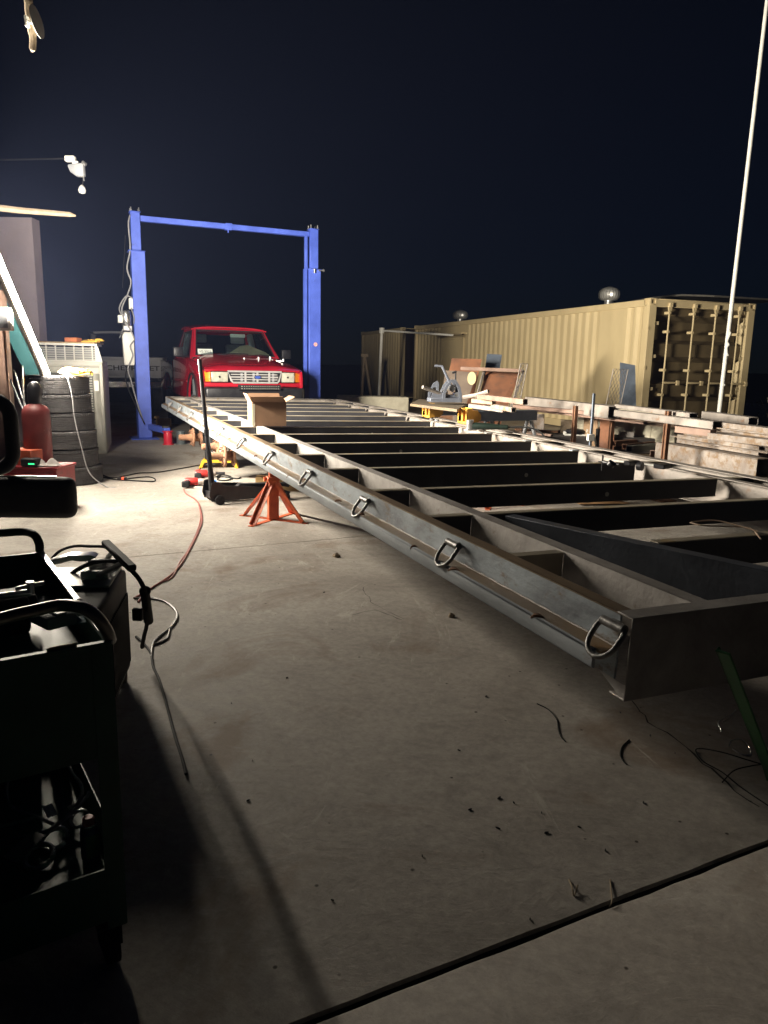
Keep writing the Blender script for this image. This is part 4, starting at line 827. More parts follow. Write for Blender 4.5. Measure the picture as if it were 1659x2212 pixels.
# ------------------------------------------------------------------ shipping containers
CA = .325; CU = Vector((-math.sin(CA), math.cos(CA), 0)); CW = Vector((math.cos(CA), math.sin(CA), 0)); CP = Vector((4.784, 14.045, 0))
def corr(u0, u1, flats=(), pitch=.278, dep=.036):
    """plan outline (y, x) of a corrugated side from u0 to u1"""
    pts = [(u0, 0)]; u = u0+.05
    while u < u1-.15:
        fl_ = [f for f in flats if f[0] < u+pitch and f[1] > u]
        if fl_: u = fl_[0][1]; pts.append((u-.001, 0)); pts.append((u, 0)); continue
        pts += [(u, 0), (u+.068, dep), (u+.139, dep), (u+.207, 0)]; u += pitch
    pts.append((u1, 0)); return pts
def container(name, label, cat, org, L_, flats, door=True, man=None, W_=2.44, H=2.59):
    t = thing(name, label, cat, org, CA)      # local x = across (away from us), y = along
    m = MB()
    def side(xs, sgn):
        P = corr(.15, L_-.15, flats if sgn > 0 else ())
        v = [(xs+sgn*d_, u, z) for u, d_ in P for z in (.17, H-.13)]
        m.add(v, [(2*i, 2*i+1, 2*i+3, 2*i+2) for i in range(len(P)-1)])
    side(.03, 1); m.build('corrugated_side', tan, t, angle=12); m = MB()
    side(W_-.03, -1); m.build('corrugated_side', tan, t, angle=12)
    for x in (0, W_-.07):
        m = MB(); m.bx(x, x+.07, .14, L_-.14, H-.14, H-.02); m.build('top_rail', tan, t, bevel=.006)
        m = MB(); m.bx(x, x+.07, .14, L_-.14, .02, .17); m.build('bottom_rail', tan, t, bevel=.006)
    m = MB(); m.bx(.07, W_-.07, L_-.10, L_-.03, H-.14, H-.02); m.build('end_header', tan, t, bevel=.006)
    m = MB(); m.bx(.05, W_-.05, .1, L_-.1, H-.045, H-.025); k = .4
    while k < L_-.4: m.bx(.12, W_-.12, k, k+.12, H-.026, H-.008); k += .24
    m.build('roof_panel', tan, t)
    m = MB(); m.bx(.05, W_-.05, L_-.08, L_-.05, .1, H-.1); m.bx(.05, W_-.05, .15, L_-.1, .12, .15); m.build('end_wall', tan, t)
    for x in (0, W_-.16):
        for y in (0, L_-.16):
            m = MB(); m.bx(x, x+.16, y, y+.12, .118, H-.118); m.build('corner_post', tan, t, bevel=.008)
            for z in (0, H-.118):
                m = MB(); z1 = z+.118
                # casting with an oval slot in its side and end
                m.bx(x, x+.162, y-.002, y+.178, z, z+.025); m.bx(x, x+.162, y-.002, y+.178, z1-.025, z1)
                m.bx(x, x+.162, y-.002, y+.05, z+.024, z1-.024) if False else None
                for (cx_, cy_) in ((x, y-.002), (x+.122, y-.002), (x, y+.138), (x+.122, y+.138)): m.bx(cx_, cx_+.04, cy_, cy_+.04, z+.02, z1-.02)
                m.bx(x+.02, x+.14, y+.02, y+.16, z+.02, z1-.02)
                m.build('corner_casting', tan, t, bevel=.004)
    for z in (.62, 1.30, 2.02):
        if door: m = MB(); m.bx(-.006, .03, -.012, .05, z, z+.07); m.bx(-.012, -.004, -.016, .02, z+.02, z+.05); m.build('hinge', tan, t, bevel=.003)
    if door:
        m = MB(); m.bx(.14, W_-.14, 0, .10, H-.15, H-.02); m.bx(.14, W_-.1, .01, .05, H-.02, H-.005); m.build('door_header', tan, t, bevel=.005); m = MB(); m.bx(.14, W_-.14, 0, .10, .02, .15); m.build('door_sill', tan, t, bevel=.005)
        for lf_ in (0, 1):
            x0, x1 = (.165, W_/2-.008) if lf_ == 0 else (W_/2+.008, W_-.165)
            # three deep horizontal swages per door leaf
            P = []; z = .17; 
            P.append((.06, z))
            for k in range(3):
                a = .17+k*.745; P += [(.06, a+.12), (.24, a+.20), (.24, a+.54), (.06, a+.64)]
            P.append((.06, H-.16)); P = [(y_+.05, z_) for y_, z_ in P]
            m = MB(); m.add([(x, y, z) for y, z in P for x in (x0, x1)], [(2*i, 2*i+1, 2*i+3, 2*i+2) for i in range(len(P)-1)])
            dl = m.build('door_leaf', tanshade, t, solid=.004, angle=15)
            for fx in (.27, .80):
                x = x0+(x1-x0)*fx; m = MB(); m.cyl((x, .0, .12), (x, .0, H-.10), .0165, n=12); rod = m.build('lock_rod', tan, dl)
                for z in (.20, .84, 1.30, 2.0, H-.25): m = MB(); m.bx(x-.03, x+.03, -.02, .12, z-.025, z+.025); m.build('rod_bracket', tan, rod, bevel=.006)
                for z in (.10, H-.12): m = MB(); m.bx(x-.035, x+.035, -.045, .02, z-.03, z+.05); m.prism([(x-.05, z), (x+.05, z), (x+.03, z-.10 if z > 1 else z+.1), (x-.03, z-.10 if z > 1 else z+.1)], -.02, .01, 'y'); m.build('cam_lock', tan, rod, bevel=.004)
                m = MB(); m.bx(x, x+.32, -.035, -.02, 1.05, 1.085); m.bx(x+.28, x+.34, -.05, .0, 1.02, 1.11); m.build('door_handle', tan, rod, bevel=.004)
            for z in (.4, .95, 1.55, 2.15):
                xx = x0-.02 if lf_ == 0 else x1+.02; m = MB(); m.cyl((xx, .02, z-.06), (xx, .02, z+.06), .02, n=10); m.bx(min(xx, xx+(.1 if lf_ == 0 else -.1)), max(xx, xx+(.1 if lf_ == 0 else -.1)), .02, .05, z-.03, z+.03); m.build('hinge', tan, dl)
    return t
# man door position along the side, from its picture columns
def along(px):      # distance along the near container's side whose foot is seen at column px
    a = ray(px, 800); # solve EYE + a*k = CP + CU*s in plan
    det = a.x*(-CU.y)+a.y*CU.x; s = (a.x*(CP.y-EYE.y)-a.y*(CP.x-EYE.x))/(a.x*(-CU.y)+a.y*CU.x); return s
s1, s0 = along(951), along(999)
print('door', s0, s1, along(893), along(866), along(778), along(1327), along(1290))
fa = (along(1332), along(1284))
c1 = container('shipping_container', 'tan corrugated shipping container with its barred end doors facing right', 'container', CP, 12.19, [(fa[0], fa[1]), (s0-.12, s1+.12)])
m = MB(); m.bx(-.012, .03, s0, s0+.06, .17, 2.12); m.bx(-.012, .03, s1-.06, s1, .17, 2.12); m.bx(-.012, .03, s0+.06, s1-.06, 2.06, 2.12); dfm = m.build('door_frame', tan, c1, bevel=.004)
m = MB(); m.bx(.0, .028, s0+.065, s1-.065, .2, 2.05); m.bx(-.01, 0, s1-.13, s1-.10, 1.5, 1.62); sd2 = m.build('side_door', tan, dfm)
m = MB(); m.cyl((-.04, s0+.14, 1.1), (0, s0+.14, 1.1), .02); m.bx(-.05, -.035, s0+.12, s0+.25, 1.09, 1.11); m.build('door_handle', zinc, dfm)
m = MB(); m.bx(-.13, .03, s0-.10, s1+.10, 2.20, 2.235); m.bx(-.13, -.115, s0-.10, s1+.10, 2.17, 2.20); m.build('drip_canopy', tan, c1)
s2 = along(865); s3 = along(779)
o2 = CP+CU*s2
c2 = container('shipping_container', 'short tan container beyond the dark gap at the far left end of the long one', 'container', o2, s3-s2, [], door=False)
def turbine(name, label, px, s, off, r):
    b_ = CP+CU*s+CW*off+Vector((0, 0, 2.585)); t = thing(name, label, 'roof vent', b_, 0, 'turbine vents on the container roof'); t.scale = (1, 1, .78)
    m = MB(); m.lathe([(r*.75, 0), (r*.42, .05), (r*.40, .14), (r*.40, .15)], n=24); m.build('collar', zinc, t)
    n_ = 22
    for k in range(n_):
        q = 2*math.pi*k/n_; m = MB()
        pr = [(r*.42, .14), (r*.78, .16), (r*.98, .22), (r*1.03, .30), (r*.95, .38), (r*.70, .45), (r*.30, .485)]
        v = []
        for rr_, z in pr:
            for dq in (-.17, .15): v.append(((rr_*(1 if dq > 0 else .90))*math.cos(q+dq), (rr_*(1 if dq > 0 else .90))*math.sin(q+dq), z))
        m.add(v, [(2*i, 2*i+1, 2*i+3, 2*i+2) for i in range(len(pr)-1)]); m.build('vane', alum, t, angle=60)
    m = MB(); m.lathe([(r*.34, .478), (r*.2, .495), (0, .50)], n=20); m.lathe([(r*.44, .135), (r*.44, .155), (r*.3, .155)], n=20); m.build('crown', alum, t)
sv = along(1273); 
alum = mk('spun_aluminium', (.70, .69, .66), (.5, .5, .48), 6, .38, .7)
turbine('turbine_vent', 'spherical metal turbine vent on the container roof nearest its door end', 1273, sv+.15, .45, .22)
turbine('turbine_vent', 'smaller looking metal turbine vent further along the container roof, above the side door', 956, along(960)+.2, .55, .23)
# low curved canopy roof behind the container
t = thing('canopy_roof', 'low dark canopy roof rising just behind the long container', 'canopy', CP+CU*5+CW*3.2)
t.rotation_euler[2] = CA
m = MB(); m.grid(lambda u, v: (3.0*v, -3.0+8.5*u, 3.06-.020*(max(0, 8.5*u-1.6))**2*.8-.10*max(0, 1.2-8.5*u)), 16, 3); m.build('roof_sheet', mk('galvanised_sheet', (.16, .15, .13), (.11, .10, .09), 4, .6), t, solid=.04)
for x, y in ((.1, -2.8), (2.9, -2.8), (.1, 5.8), (2.9, 5.8)): m = MB(); m.cyl((x, y, 0), (x, y, 2.5), .05); m.build('post', tubegrey, t)

# pale pipe gallows left of the containers
a, b = Y(818, 846, 23), Y(825, 714, 23)
t = thing('pipe_stand', 'thin white pipe post with a long level arm in front of the far container', 'pipe post', (a.x, 23, 0))
c_ = Y(978, 724, 20.5)
m = MB(); m.cyl((0, 0, 0), (b.x-a.x, 0, b.z), .045, n=12); m.cyl((b.x-a.x, 0, b.z-.08), (b.x-a.x, 0, b.z+.08), .08, n=12); m.build('post', white, t)
m = MB(); m.cyl((b.x-a.x, 0, b.z), (c_.x-a.x, -2.5, c_.z), .03, n=10); m.build('arm', white, t)
# concrete ballast block
p = Y(883, 880, 16); t = MB(); t.bx(-1.55, 0, 0, .6, 0, .62)
tag(t.build('concrete_block', block, bevel=.03, seg=3, loc=(p.x, p.y, 0), rz=R(3)), 'large pale concrete ballast block before the far container', 'concrete block')
# prop legs by the far container
p = Y(782, 850, 24); t = thing('wooden_trestle', 'wooden trestle legs in the dark beside the far end of the containers', 'trestle', (p.x, p.y, 0))
for q0, q1 in (((-.02, 0, 0), (.05, 0, 1.55)), ((.33, 0, 0), (.08, 0, 1.5)), ((-.05, .4, 0), (.06, .1, 1.5))): m = MB(); m.cyl(q0, q1, .045, .04, 8); m.build('leg', woodold, t)
m = MB(); m.box((.06, .05, 1.56), (.22, .22, .10)); m.build('head', woodold, t)
for px_, lab in ((850, 'rusty pole leaning against the far container beside the white pipe'),):
    p = Y(px_-1328+1130*0+ (1130+228*.422)/1.507 - px_ + 1328 if False else 816, 850, 25.0)
# ------------------------------------------------------------------ tall white flag pole
a = Z(1553, 938); a = Vector(((1553-829.5)/FPX*11.4, 11.4, 0)); q = Y(1554, 886, 11.4); top = Y(1662, -40, 11.4)
dv = (top-q).normalized(); foot = q+dv*(-q.z/dv.z)
fp = thing('flag_pole', 'very tall thin white pole rising before the container doors', 'pole', foot)
m = MB(); m.cyl((0, 0, 0), dv*8.2, .034, .024, n=14); m.build('shaft', white, fp)
m = MB(); k = lambda x, y: Y(x, y, 11.35)-foot
m.tube(crv([k(1578, 717), k(1576, 724), k(1571, 737), k(1574, 744), k(1570, 752), k(1571, 764), k(1573, 768)], 5), .012, 6); m.build('halyard', white, fp)
m = MB(); m.cyl(dv*.0, dv*.0+Vector((0, 0, .02)), .10); m.cyl(dv*1.1, dv*1.1+Vector((.0, -.06, 0)), .015); m.build('base_plate', white, fp)

# ------------------------------------------------------------------ right hand yard
def beamZ(name, label, p1, p2, z, wd, ht, mat, cat='steel beam', group=None, hollow=.0, shape='box', roll=0):
    """long member whose top front edge is seen from p1 to p2 at height z; width goes away from us"""
    a, b = Z(*p1, z), Z(*p2, z); d = b-a; L_ = d.length; an = math.atan2(d.y, d.x); t_ = MB()
    # local x along, y+ = left of direction = away
    if shape == 'box': t_.prism([(0, 0), (wd, 0), (wd, -ht), (0, -ht)], 0, L_, 'x')
    if shape == 'tube':
        k = hollow; t_.prism([(0, 0), (wd, 0), (wd, -k), (0, -k)], 0, L_, 'x'); t_.prism([(0, -ht+k), (wd, -ht+k), (wd, -ht), (0, -ht)], 0, L_, 'x')
        t_.prism([(0, -k), (k, -k), (k, -ht+k), (0, -ht+k)], 0, L_, 'x'); t_.prism([(wd-k, -k), (wd, -k), (wd, -ht+k), (wd-k, -ht+k)], 0, L_, 'x')
    if shape == 'I':
        k = .012; t_.prism([(0, 0), (wd, 0), (wd, -k), (wd/2+k/2, -k-.004), (wd/2+k/2, -ht+k+.004), (wd, -ht+k), (wd, -ht), (0, -ht), (0, -ht+k), (wd/2-k/2, -ht+k+.004), (wd/2-k/2, -k-.004), (0, -k)], 0, L_, 'x')
    if shape == 'C':
        k = .008; t_.prism([(0, 0), (wd, 0), (wd, -k), (k, -k), (k, -ht+k), (wd, -ht+k), (wd, -ht), (0, -ht)], 0, L_, 'x')
    if shape == 'Cin':
        k = .006; t_.prism([(0, 0), (wd, 0), (wd, -ht), (0, -ht), (0, -ht+k), (wd-k, -ht+k), (wd-k, -k), (0, -k)], 0, L_, 'x')
    o_ = t_.build(name, mat, bevel=.002, loc=a, rz=an); print(name, [round(v_, 2) for v_ in (*a, *b)], round(L_, 1))
    return tag(o_, label, cat, group)
G_ = 'steel sections on the rack'
beamZ('steel_tube', 'deep grey square tube lying on the rack before the long container', (1134, 857), (1315, 877), .88, .14, .145, tubegrey, 'steel tube', G_, .006, 'tube')
beamZ('steel_tube', 'rust brown tube under the deep grey one, reaching furthest left on the rack', (1108, 874), (1400, 899), .79, .06, .05, tubebrown, 'steel tube', G_, .004, 'tube')
beamZ('steel_channel', 'channel with a bright upper lip, running across the rack front', (1207, 882), (1446, 908), .775, .09, .080, mk('lipped_steel', (.34, .25, .18), (.20, .14, .11), 5, .5, .3, .1), 'steel channel', G_, .004, 'Cin')
beamZ('light_strip', 'bright yellowish flat strip lying on the lip of the channel', (1209, 880), (1446, 904.5), .785, .03, .01, mk('bright_strip', (.85, .74, .5), (.7, .58, .34), 4, .35, .3), 'flat bar', G_)
beamZ('steel_tube', 'brown tube lying along the ground side of the rack under the channel', (1160, 886), (1390, 912), .73, .05, .025, tubebrown, 'steel tube', G_, .004, 'tube')
beamZ('steel_tube', 'upper grey tube at the middle of the rack, beside the flag pole foot', (1328, 873), (1490, 892), .90, .09, .045, tubegrey, 'steel tube', G_, .005, 'tube')
beamZ('steel_tube', 'pale grey tube on the rack in front of the flag pole foot', (1327, 885), (1541, 910), .855, .09, .075, tubegrey, 'steel tube', G_, .005, 'tube')
beamZ('steel_tube', 'grey tube behind the flag pole foot on the rack', (1516, 888), (1618, 901), .87, .10, .08, tubegrey, 'steel tube', G_, .005, 'tube')
beamZ('steel_channel', 'long pale channel at the right edge of the rack, uppermost', (1440, 898), (1662, 925), .845, .11, .055, ibeam, 'steel channel', G_, 0, 'box')
beamZ('steel_channel', 'second pale channel under the uppermost one at the right edge', (1529, 921), (1662, 937), .80, .09, .055, ibeam, 'steel channel', G_, 0, 'I')
beamZ('steel_channel', 'third pale channel at the right edge, with small feet under it', (1528, 935), (1662, 950), .765, .09, .055, ibeam, 'steel channel', G_, 0, 'box')
beamZ('steel_round', 'thick brown bar end lying under the bright channel end', (1458, 920), (1535, 929), .79, .07, .06, tubebrown, 'steel bar', G_, 0, 'box')
# rack uprights
for (x, y0_, y1_, z_, lab) in ((1252, 878, 946, .86, 'orange brown rack upright left of the block wall'), (1458, 890, 958, .90, 'rusty rack upright right of the block wall'), (1332, 905, 950, .70, 'thin rusty rack upright before the block wall')):
    p = Z(x, y0_, z_); tt = thing('rack_upright', lab, 'rack post', (p.x, p.y+.12, 0), CA, 'uprights of the steel rack')
    m = MB(); m.prism([(-.02, 0), (.02, 0), (.02, .01), (.006, .01), (.006, .045), (.02, .045), (.02, .055), (-.02, .055), (-.02, .045), (-.006, .045), (-.006, .01), (-.02, .01)], 0, p.z, 'z'); m.build('post', rusty, tt)
    m = MB(); m.bx(-.1, .1, -.1, .12, 0, .012); m.build('foot_plate', rusty, tt)
# cinder block wall
bw0, bw1 = Z(1236, 942, .12), Z(1450, 966, .10)
bw0 = Y(1232, 940, 11.2); bw1 = Y(1455, 965, 9.4); d = Vector((bw1.x-bw0.x, bw1.y-bw0.y, 0)); L_ = d.length
t = MB(); BL, BH = .40, .20
for r_ in range(4):
    x = -.2*(r_ % 2)
    while x < L_-.05:
        a0_, a1_ = max(0, x)+.004, min(L_, x+BL)-.004
        if a1_-a0_ > .03: t.bx(a0_, a1_, random.uniform(-.003, .003), .19, r_*BH+.004, r_*BH+BH-.004)
        x += BL
t.bx(0, L_, .008, .185, 0, 4*BH-.008)
tag(t.build('block_wall', block, bevel=.004, loc=(bw0.x, bw0.y, 0), rz=math.atan2(d.y, d.x)), 'low wall of pale concrete blocks behind the steel rack', 'wall')
# I beams stacked at the right, close to the frame
G2 = 'heavy beams stacked beside the trailer'
wrm = mk('chalk_lettering', (.25, .22, .2), None, 8, .8)
w1 = beamZ('steel_beam', 'heavy rust stained steel beam, nearest the trailer in the stack at the right', (1417, 955), (1637, 991), .52, .15, .175, ibeam, 'steel beam', G2, .012, 'tube')
m_ = beamZ('steel_beam', 'flat rusty bar lying along the foot of the nearest heavy beam', (1408, 996), (1636, 1027), .345, .05, .05, ibeam, 'steel bar', G2, 0, 'box')
w2 = beamZ('steel_beam', 'pale flanged beam lying just above the rust stained one at the right', (1446, 940), (1662, 976), .585, .10, .012, ibeam, 'steel beam', G2, 0, 'box')
w3 = beamZ('steel_beam', 'upper heavy beam with faint chalk writing along it at the right edge', (1465, 919), (1662, 944), .72, .17, .155, ibeam, 'steel beam', G2, 0, 'I')
def wr(o_, txt, x, z, s):
    letters(txt, s, .0008, wrm, o_, Matrix.Translation((x, .0785, z)) @ FACE)
wr(w3, '10 x 45 20 FT', 1.0, -.07, .045); wr(w3, 'OK', .75, -.11, .04)
beamZ('steel_beam', 'pale heavy beam under the chalk marked one at the right edge', (1463, 938), (1640, 964), .62, .16, .09, ibeam, 'steel beam', G2, 0, 'C')
# rusty tubes lying behind the frame with their open ends towards us
G3 = 'rusty tubes on low bearers behind the frame'
for i, (p1, p2, z, wd_, mt) in enumerate((((1330, 953), (1455, 944), .40, .07, rusty), ((1354, 960), (1470, 949), .38, .065, rusty), ((1366, 964), (1480, 952), .37, .08, blackm), ((1420, 974), (1520, 960), .36, .09, tubebrown), ((1230, 945), (1330, 939), .40, .06, rusty), ((1180, 933), (1290, 922), .42, .05, rusty), ((1204, 938), (1310, 930), .41, .05, rusty))):
    a = Z(*p1, z); L2 = (Z(*p2, z)-a).length; t_ = MB(); k = .005; w_ = wd_
    for q in ([(0, 0), (w_, 0), (w_, -k), (0, -k)], [(0, -w_+k), (w_, -w_+k), (w_, -w_), (0, -w_)], [(0, -k), (k, -k), (k, -w_+k), (0, -w_+k)], [(w_-k, -k), (w_, -k), (w_, -w_+k), (w_-k, -w_+k)]): t_.prism(q, 0, L2, 'x')
    o_ = t_.build('square_tube', mt, loc=a, rz=math.atan2((Z(*p2, z)-a).y, (Z(*p2, z)-a).x))
    tag(o_, ['rusty square tube showing its open end, left of the black one', 'rusty square tube touching the black square tube on its left', 'black square tube with its open end towards the frame', 'wide brown square tube nearest the heavy beams', 'rusty square tube lying just left of the upright clamp', 'rusty square tube lying second from the back behind the frame', 'thin rusty square tube lying furthest back behind the frame'][i], 'square tube', G3)
for i, (x, y_) in enumerate(((1300, 985), (1440, 985))):
    p = Z(x, y_, .30); t = MB(); t.bx(-.8, .8, 0, .10, 0, .28); tag(t.build('timber_bearer', woodold, loc=(p.x, p.y+.35+.0*i, 0), rz=CA-.1), ['dark timber bearer under the rusty tubes', 'dark timber bearer under the wide brown tube'][i], 'timber')
# dark drum / trough with bright channel on it
a = Z(1166, 940, .42); t = thing('steel_trough', 'long dark trough standing behind the frame with bright clamps on its rim', 'trough', (a.x, a.y, -.13), math.atan2(-.1, 1))
m = MB(); m.bx(0, 1.55, 0, .45, .13, .55); m.build('body', mk('dark_trough', (.06, .05, .045), (.035, .03, .028), 6, .7), t, bevel=.01)
m = MB(); m.prism([(0, 0), (.30, 0), (.30, .09), (.28, .09), (.28, .02), (.02, .02), (.02, .05), (0, .05)], .05, .2, 'y', Matrix.Translation((.33, 0, .552))); m.build('bright_channel', white, t)
m = MB(); m.lathe([(0, .0), (.11, .0), (.13, .03), (.12, .05), (0, .07)], (.48, .13, .575), 20); m.build('dark_plate', blackm, t)
m = MB(); m.bx(.75, .95, .05, .15, .552, .60); m.bx(1.05, 1.22, .05, .15, .552, .62); m.build('offcut', steel_in, t)
# grey panel and mesh panel leaning on the container
a = Y(1352, 905, 12.2)
t = MB(); t.add([(-.14, 0, 0), (.13, 0, 0), (.19, .50, .98), (-.06, .50, 1.02)], [(0, 1, 2, 3)]); o_ = t.build('grey_panel', steelblue, solid=.02, loc=(a.x-.02, a.y-.2, .38)); tag(o_, 'narrow blue grey panel leaning against the container near its door end', 'panel')
def meshpanel(name, label, loc, wd, ht, lean, rz, mat, cat='mesh panel', cell=.05, vis=True):
    t = thing(name, label, cat, loc, rz); M_ = Matrix.Rotation(-lean, 4, 'X'); m = MB()
    fr_ = [(0, 0, 0), (wd, 0, 0), (wd, 0, ht), (0, 0, ht)]; m.tube([M_ @ Vector(q) for q in fr_], .008, 4, closed=True); m.build('frame', mat, t)
    m = MB(); x = -ht
    while x < wd:
        for sg in (1, -1):
            a_, b_ = (x, 0), (x+ht*.45, ht)
            if sg < 0: a_, b_ = (x+ht*.45, 0), (x, ht)
            # clip to panel
            def clip(p, q):
                t0_, t1_ = 0, 1; dx = q[0]-p[0]
                if dx == 0: return (p, q) if 0 <= p[0] <= wd else None
                ta_, tb_ = (0-p[0])/dx, (wd-p[0])/dx; lo, hi = min(ta_, tb_), max(ta_, tb_); t0_ = max(t0_, lo); t1_ = min(t1_, hi)
                if t0_ >= t1_: return None
                return ((p[0]+dx*t0_, p[1]+(q[1]-p[1])*t0_), (p[0]+dx*t1_, p[1]+(q[1]-p[1])*t1_))
            c = clip(a_, b_)
            if c: m.tube([M_ @ Vector((c[0][0], 0, c[0][1])), M_ @ Vector((c[1][0], 0, c[1][1]))], .004, 3, caps=False)
        x += cell
    m.build('mesh', mat, t); return t
meshpanel('mesh_panel', 'expanded metal panel leaning beside the blue grey panel on the container', (a.x-.42, a.y-.1, .35), .24, 1.0, R(-18), CA*.3, tubegrey)

# leaning plates behind the bender
def plate(name, label, pts, y0, y1, mat, th=.012, cat='steel plate', hole=None, group=None):
    """quad seen at pixel corners bottom-left, bottom-right, top-right, top-left; foot at depth y0 and head at y1"""
    P = [Y(*pts[0], y0), Y(*pts[1], y0+.08), Y(*pts[2], y1+.08), Y(*pts[3], y1)]
    for i_, j_ in ((0, 3), (1, 2)):          # run the plate down to the ground
        d_ = P[j_]-P[i_]; P[i_] = P[i_]-d_*((P[i_].z-.0)/d_.z)
    o0 = P[0].copy(); t = MB(); t.add([p-o0 for p in P], [(0, 1, 2, 3)]); return tag(t.build(name, mat, solid=th, loc=o0), label, cat, group)
GP = 'plates leaning behind the bending machine'
plate('steel_plate', 'rust orange plate leaning tallest behind the bending machine', [(955, 880), (1018, 880), (1041, 776), (976, 774)], 11.6, 12.1, rustplate, group=GP)
plate('steel_plate', 'small blue grey plate standing up behind the rusty sheets', [(1040, 850), (1070, 850), (1084, 767), (1052, 765)], 12.2, 12.6, steelblue, group=GP)
plate('steel_plate', 'dark grey brown plate with a pale round patch, behind the machine', [(950, 880), (1005, 880), (1030, 805), (962, 801)], 11.1, 11.5, mk('grey_brown_plate', (.24, .19, .15), (.16, .12, .10), 5, .7, .1, .2, rust=.2), group=GP)
p1 = Y(1018, 817, 11.36); t = MB(); t.lathe([(0, 0), (.072, 0), (.072, .004), (0, .004)], n=28, M=Matrix.Diagonal((.9, 1, 1.35, 1)) @ Matrix.Rotation(R(90), 4, 'X')); tag(t.build('round_grating', tan, loc=p1+Vector((-.0, -.06, 0))), 'pale round grating piece on the grey brown plate', 'grating')
plate('steel_sheet', 'large rusty sheet in a frame leaning right of the bending machine', [(1028, 880), (1094, 884), (1124, 806), (1050, 803)], 11.0, 11.6, rustplate, group=GP)
f0 = [Y(1022, 885, 10.95), Y(1100, 890, 11.0), Y(1131, 801, 11.5), Y(1046, 799, 11.5)]
t = thing('sheet_frame', 'pale steel frame round the large rusty sheet', 'frame', f0[0])
m = MB(); m.tube([f0[0]-f0[0], f0[3]-f0[0]], .018, 4); m.tube([f0[1]-f0[0], f0[2]-f0[0]], .022, 4); m.tube([f0[3]-f0[0], f0[2]-f0[0]], .018, 4); m.build('bars', tubegrey, t)
meshpanel('mesh_panel', 'expanded metal panel leaning at the right end of the rusty sheets', (f0[1].x+.02, f0[1].y, f0[1].z-.05), .10, .85, R(-28), .1, tubegrey)
a, b = Y(995, 792, 11.35), Y(1126, 797, 11.3); m = MB(); m.bx(0, (b-a).length, -.02, .02, -.05, 0, (b-a).to_track_quat('X', 'Z').to_matrix().to_4x4()); tag(m.build('steel_angle', tubebrown, loc=a, bevel=.002), 'long thin brown angle lying across the tops of the leaning plates', 'steel angle')
# sawhorses with yellow heads
def sawhorse(label, p, x0e):
    a = Z(*p, .80); t = thing('sawhorse', label, 'sawhorse', (a.x, a.y, 0), R(30), 'sawhorses with yellow brackets')
    L2 = 1.05
    m = MB(); m.bx(.05, L2, -.03, .05, .68, .80); m.build('top_beam', steelblue, t, bevel=.006)
    for x in (.10, L2-.10):
        for s_ in (-1, 1):
            m = MB(); m.tube([(x, s_*.03, .68), (x+(-.06 if x < .5 else .06), s_*.30, .0)], .022, 8); m.build('leg', greyplastic, t)
    m = MB()
    m.bx(-.03, .06, -.075, -.055, .66, .83); m.bx(-.03, .06, .075, .095, .66, .83); m.bx(-.03, .06, -.055, .075, .66, .685); m.bx(-.03, .06, -.055, .075, .81, .83)
    m.bx(-.035, .05, -.01, .02, .685, .81); m.bx(.06, .15, -.06, .08, .66, .81) ; m.prism([(.15, .67), (.20, .70), (.20, .76), (.15, .80)], -.05, .07, 'y')
    m.build('yellow_bracket', yelbr, t, bevel=.006); return t
sawhorse('sawhorse with a yellow bracket, the left one of the pair under the bending machine', (925, 877), 0)
sawhorse('sawhorse with a yellow bracket, the nearer right one of the pair', (1004, 888), 0)
# plate on the sawhorses and the bending machine
q = [Z(886, 872, .835), Z(987, 884, .835), Z(1012, 872, .835), Z(905, 862, .835)]
t = MB(); t.add([v_-q[0] for v_ in q], [(0, 1, 2, 3)]); tag(t.build('work_plate', mk('brown_edge_plate', (.20, .15, .09), (.13, .11, .09), 4, .6, .2), solid=.03, loc=q[0]), 'thick steel plate lying on the sawhorses under the bending machine', 'steel plate')
p = Z(955, 868, .87); bm_ = thing('bending_machine', 'blue grey bending machine with long levers standing on the steel plate', 'bending machine', (p.x, p.y, .866), R(12))
def arch_plate(y):
    out = [(0, 0), (0, .10), (.04, .20), (.10, .27), (.16, .27), (.22, .18), (.24, .10), (.24, 0)]
    inn = [(.035, .05), (.035, .10), (.065, .18), (.105, .235), (.15, .235), (.19, .16), (.205, .10), (.205, .05)]
    n_ = len(out); m = MB(); v = [(x, y, z) for x, z in out]+[(x, y, z) for x, z in inn]; m.add(v, [(i, (i+1) % n_, (i+1) % n_+n_, i+n_) for i in range(n_)]); return m
for y in (0, .13): arch_plate(y).build('side_plate', benderm, bm_, solid=.014)
m = MB(); m.bx(-.13, .0, .0, .012, 0, .12); m.prism([(-.14, 0), (-.14, .10), (-.08, .22), (-.03, .25), (-.01, .22), (-.01, 0), (-.04, .0), (-.04, .17), (-.08, .17), (-.11, .09), (-.11, 0)], .13, .144, 'y'); m.build('side_plate', benderm, bm_)
m = MB(); m.bx(-.15, .25, -.01, .15, 0, .05); m.bx(.02, .22, .02, .12, .05, .09); m.build('base', benderm, bm_, bevel=.006)
m = MB(); m.cyl((.04, .02, .11), (.04, .12, .11), .035); m.cyl((.13, .02, .17), (.13, .12, .17), .04); m.cyl((.19, .02, .09), (.19, .12, .09), .03); m.build('roller', zinc, bm_)
def lever(name, pts, r, mat):
    m = MB(); O3 = Matrix.Translation((p.x, p.y, .866)) @ Matrix.Rotation(R(12), 4, 'Z'); iv = O3.inverted(); m.tube([iv @ Y(x, y, p.y+dy) for x, y, dy in pts], r, 6); m.build(name, mat, bm_)
lever('crank', [(978, 846, .1), (971, 826, .06), (955, 791, 0), (939, 790, 0)], .016, benderm)
lever('lever', [(964, 855, .05), (945, 848, 0), (913, 836, -.1)], .024, tubegrey)
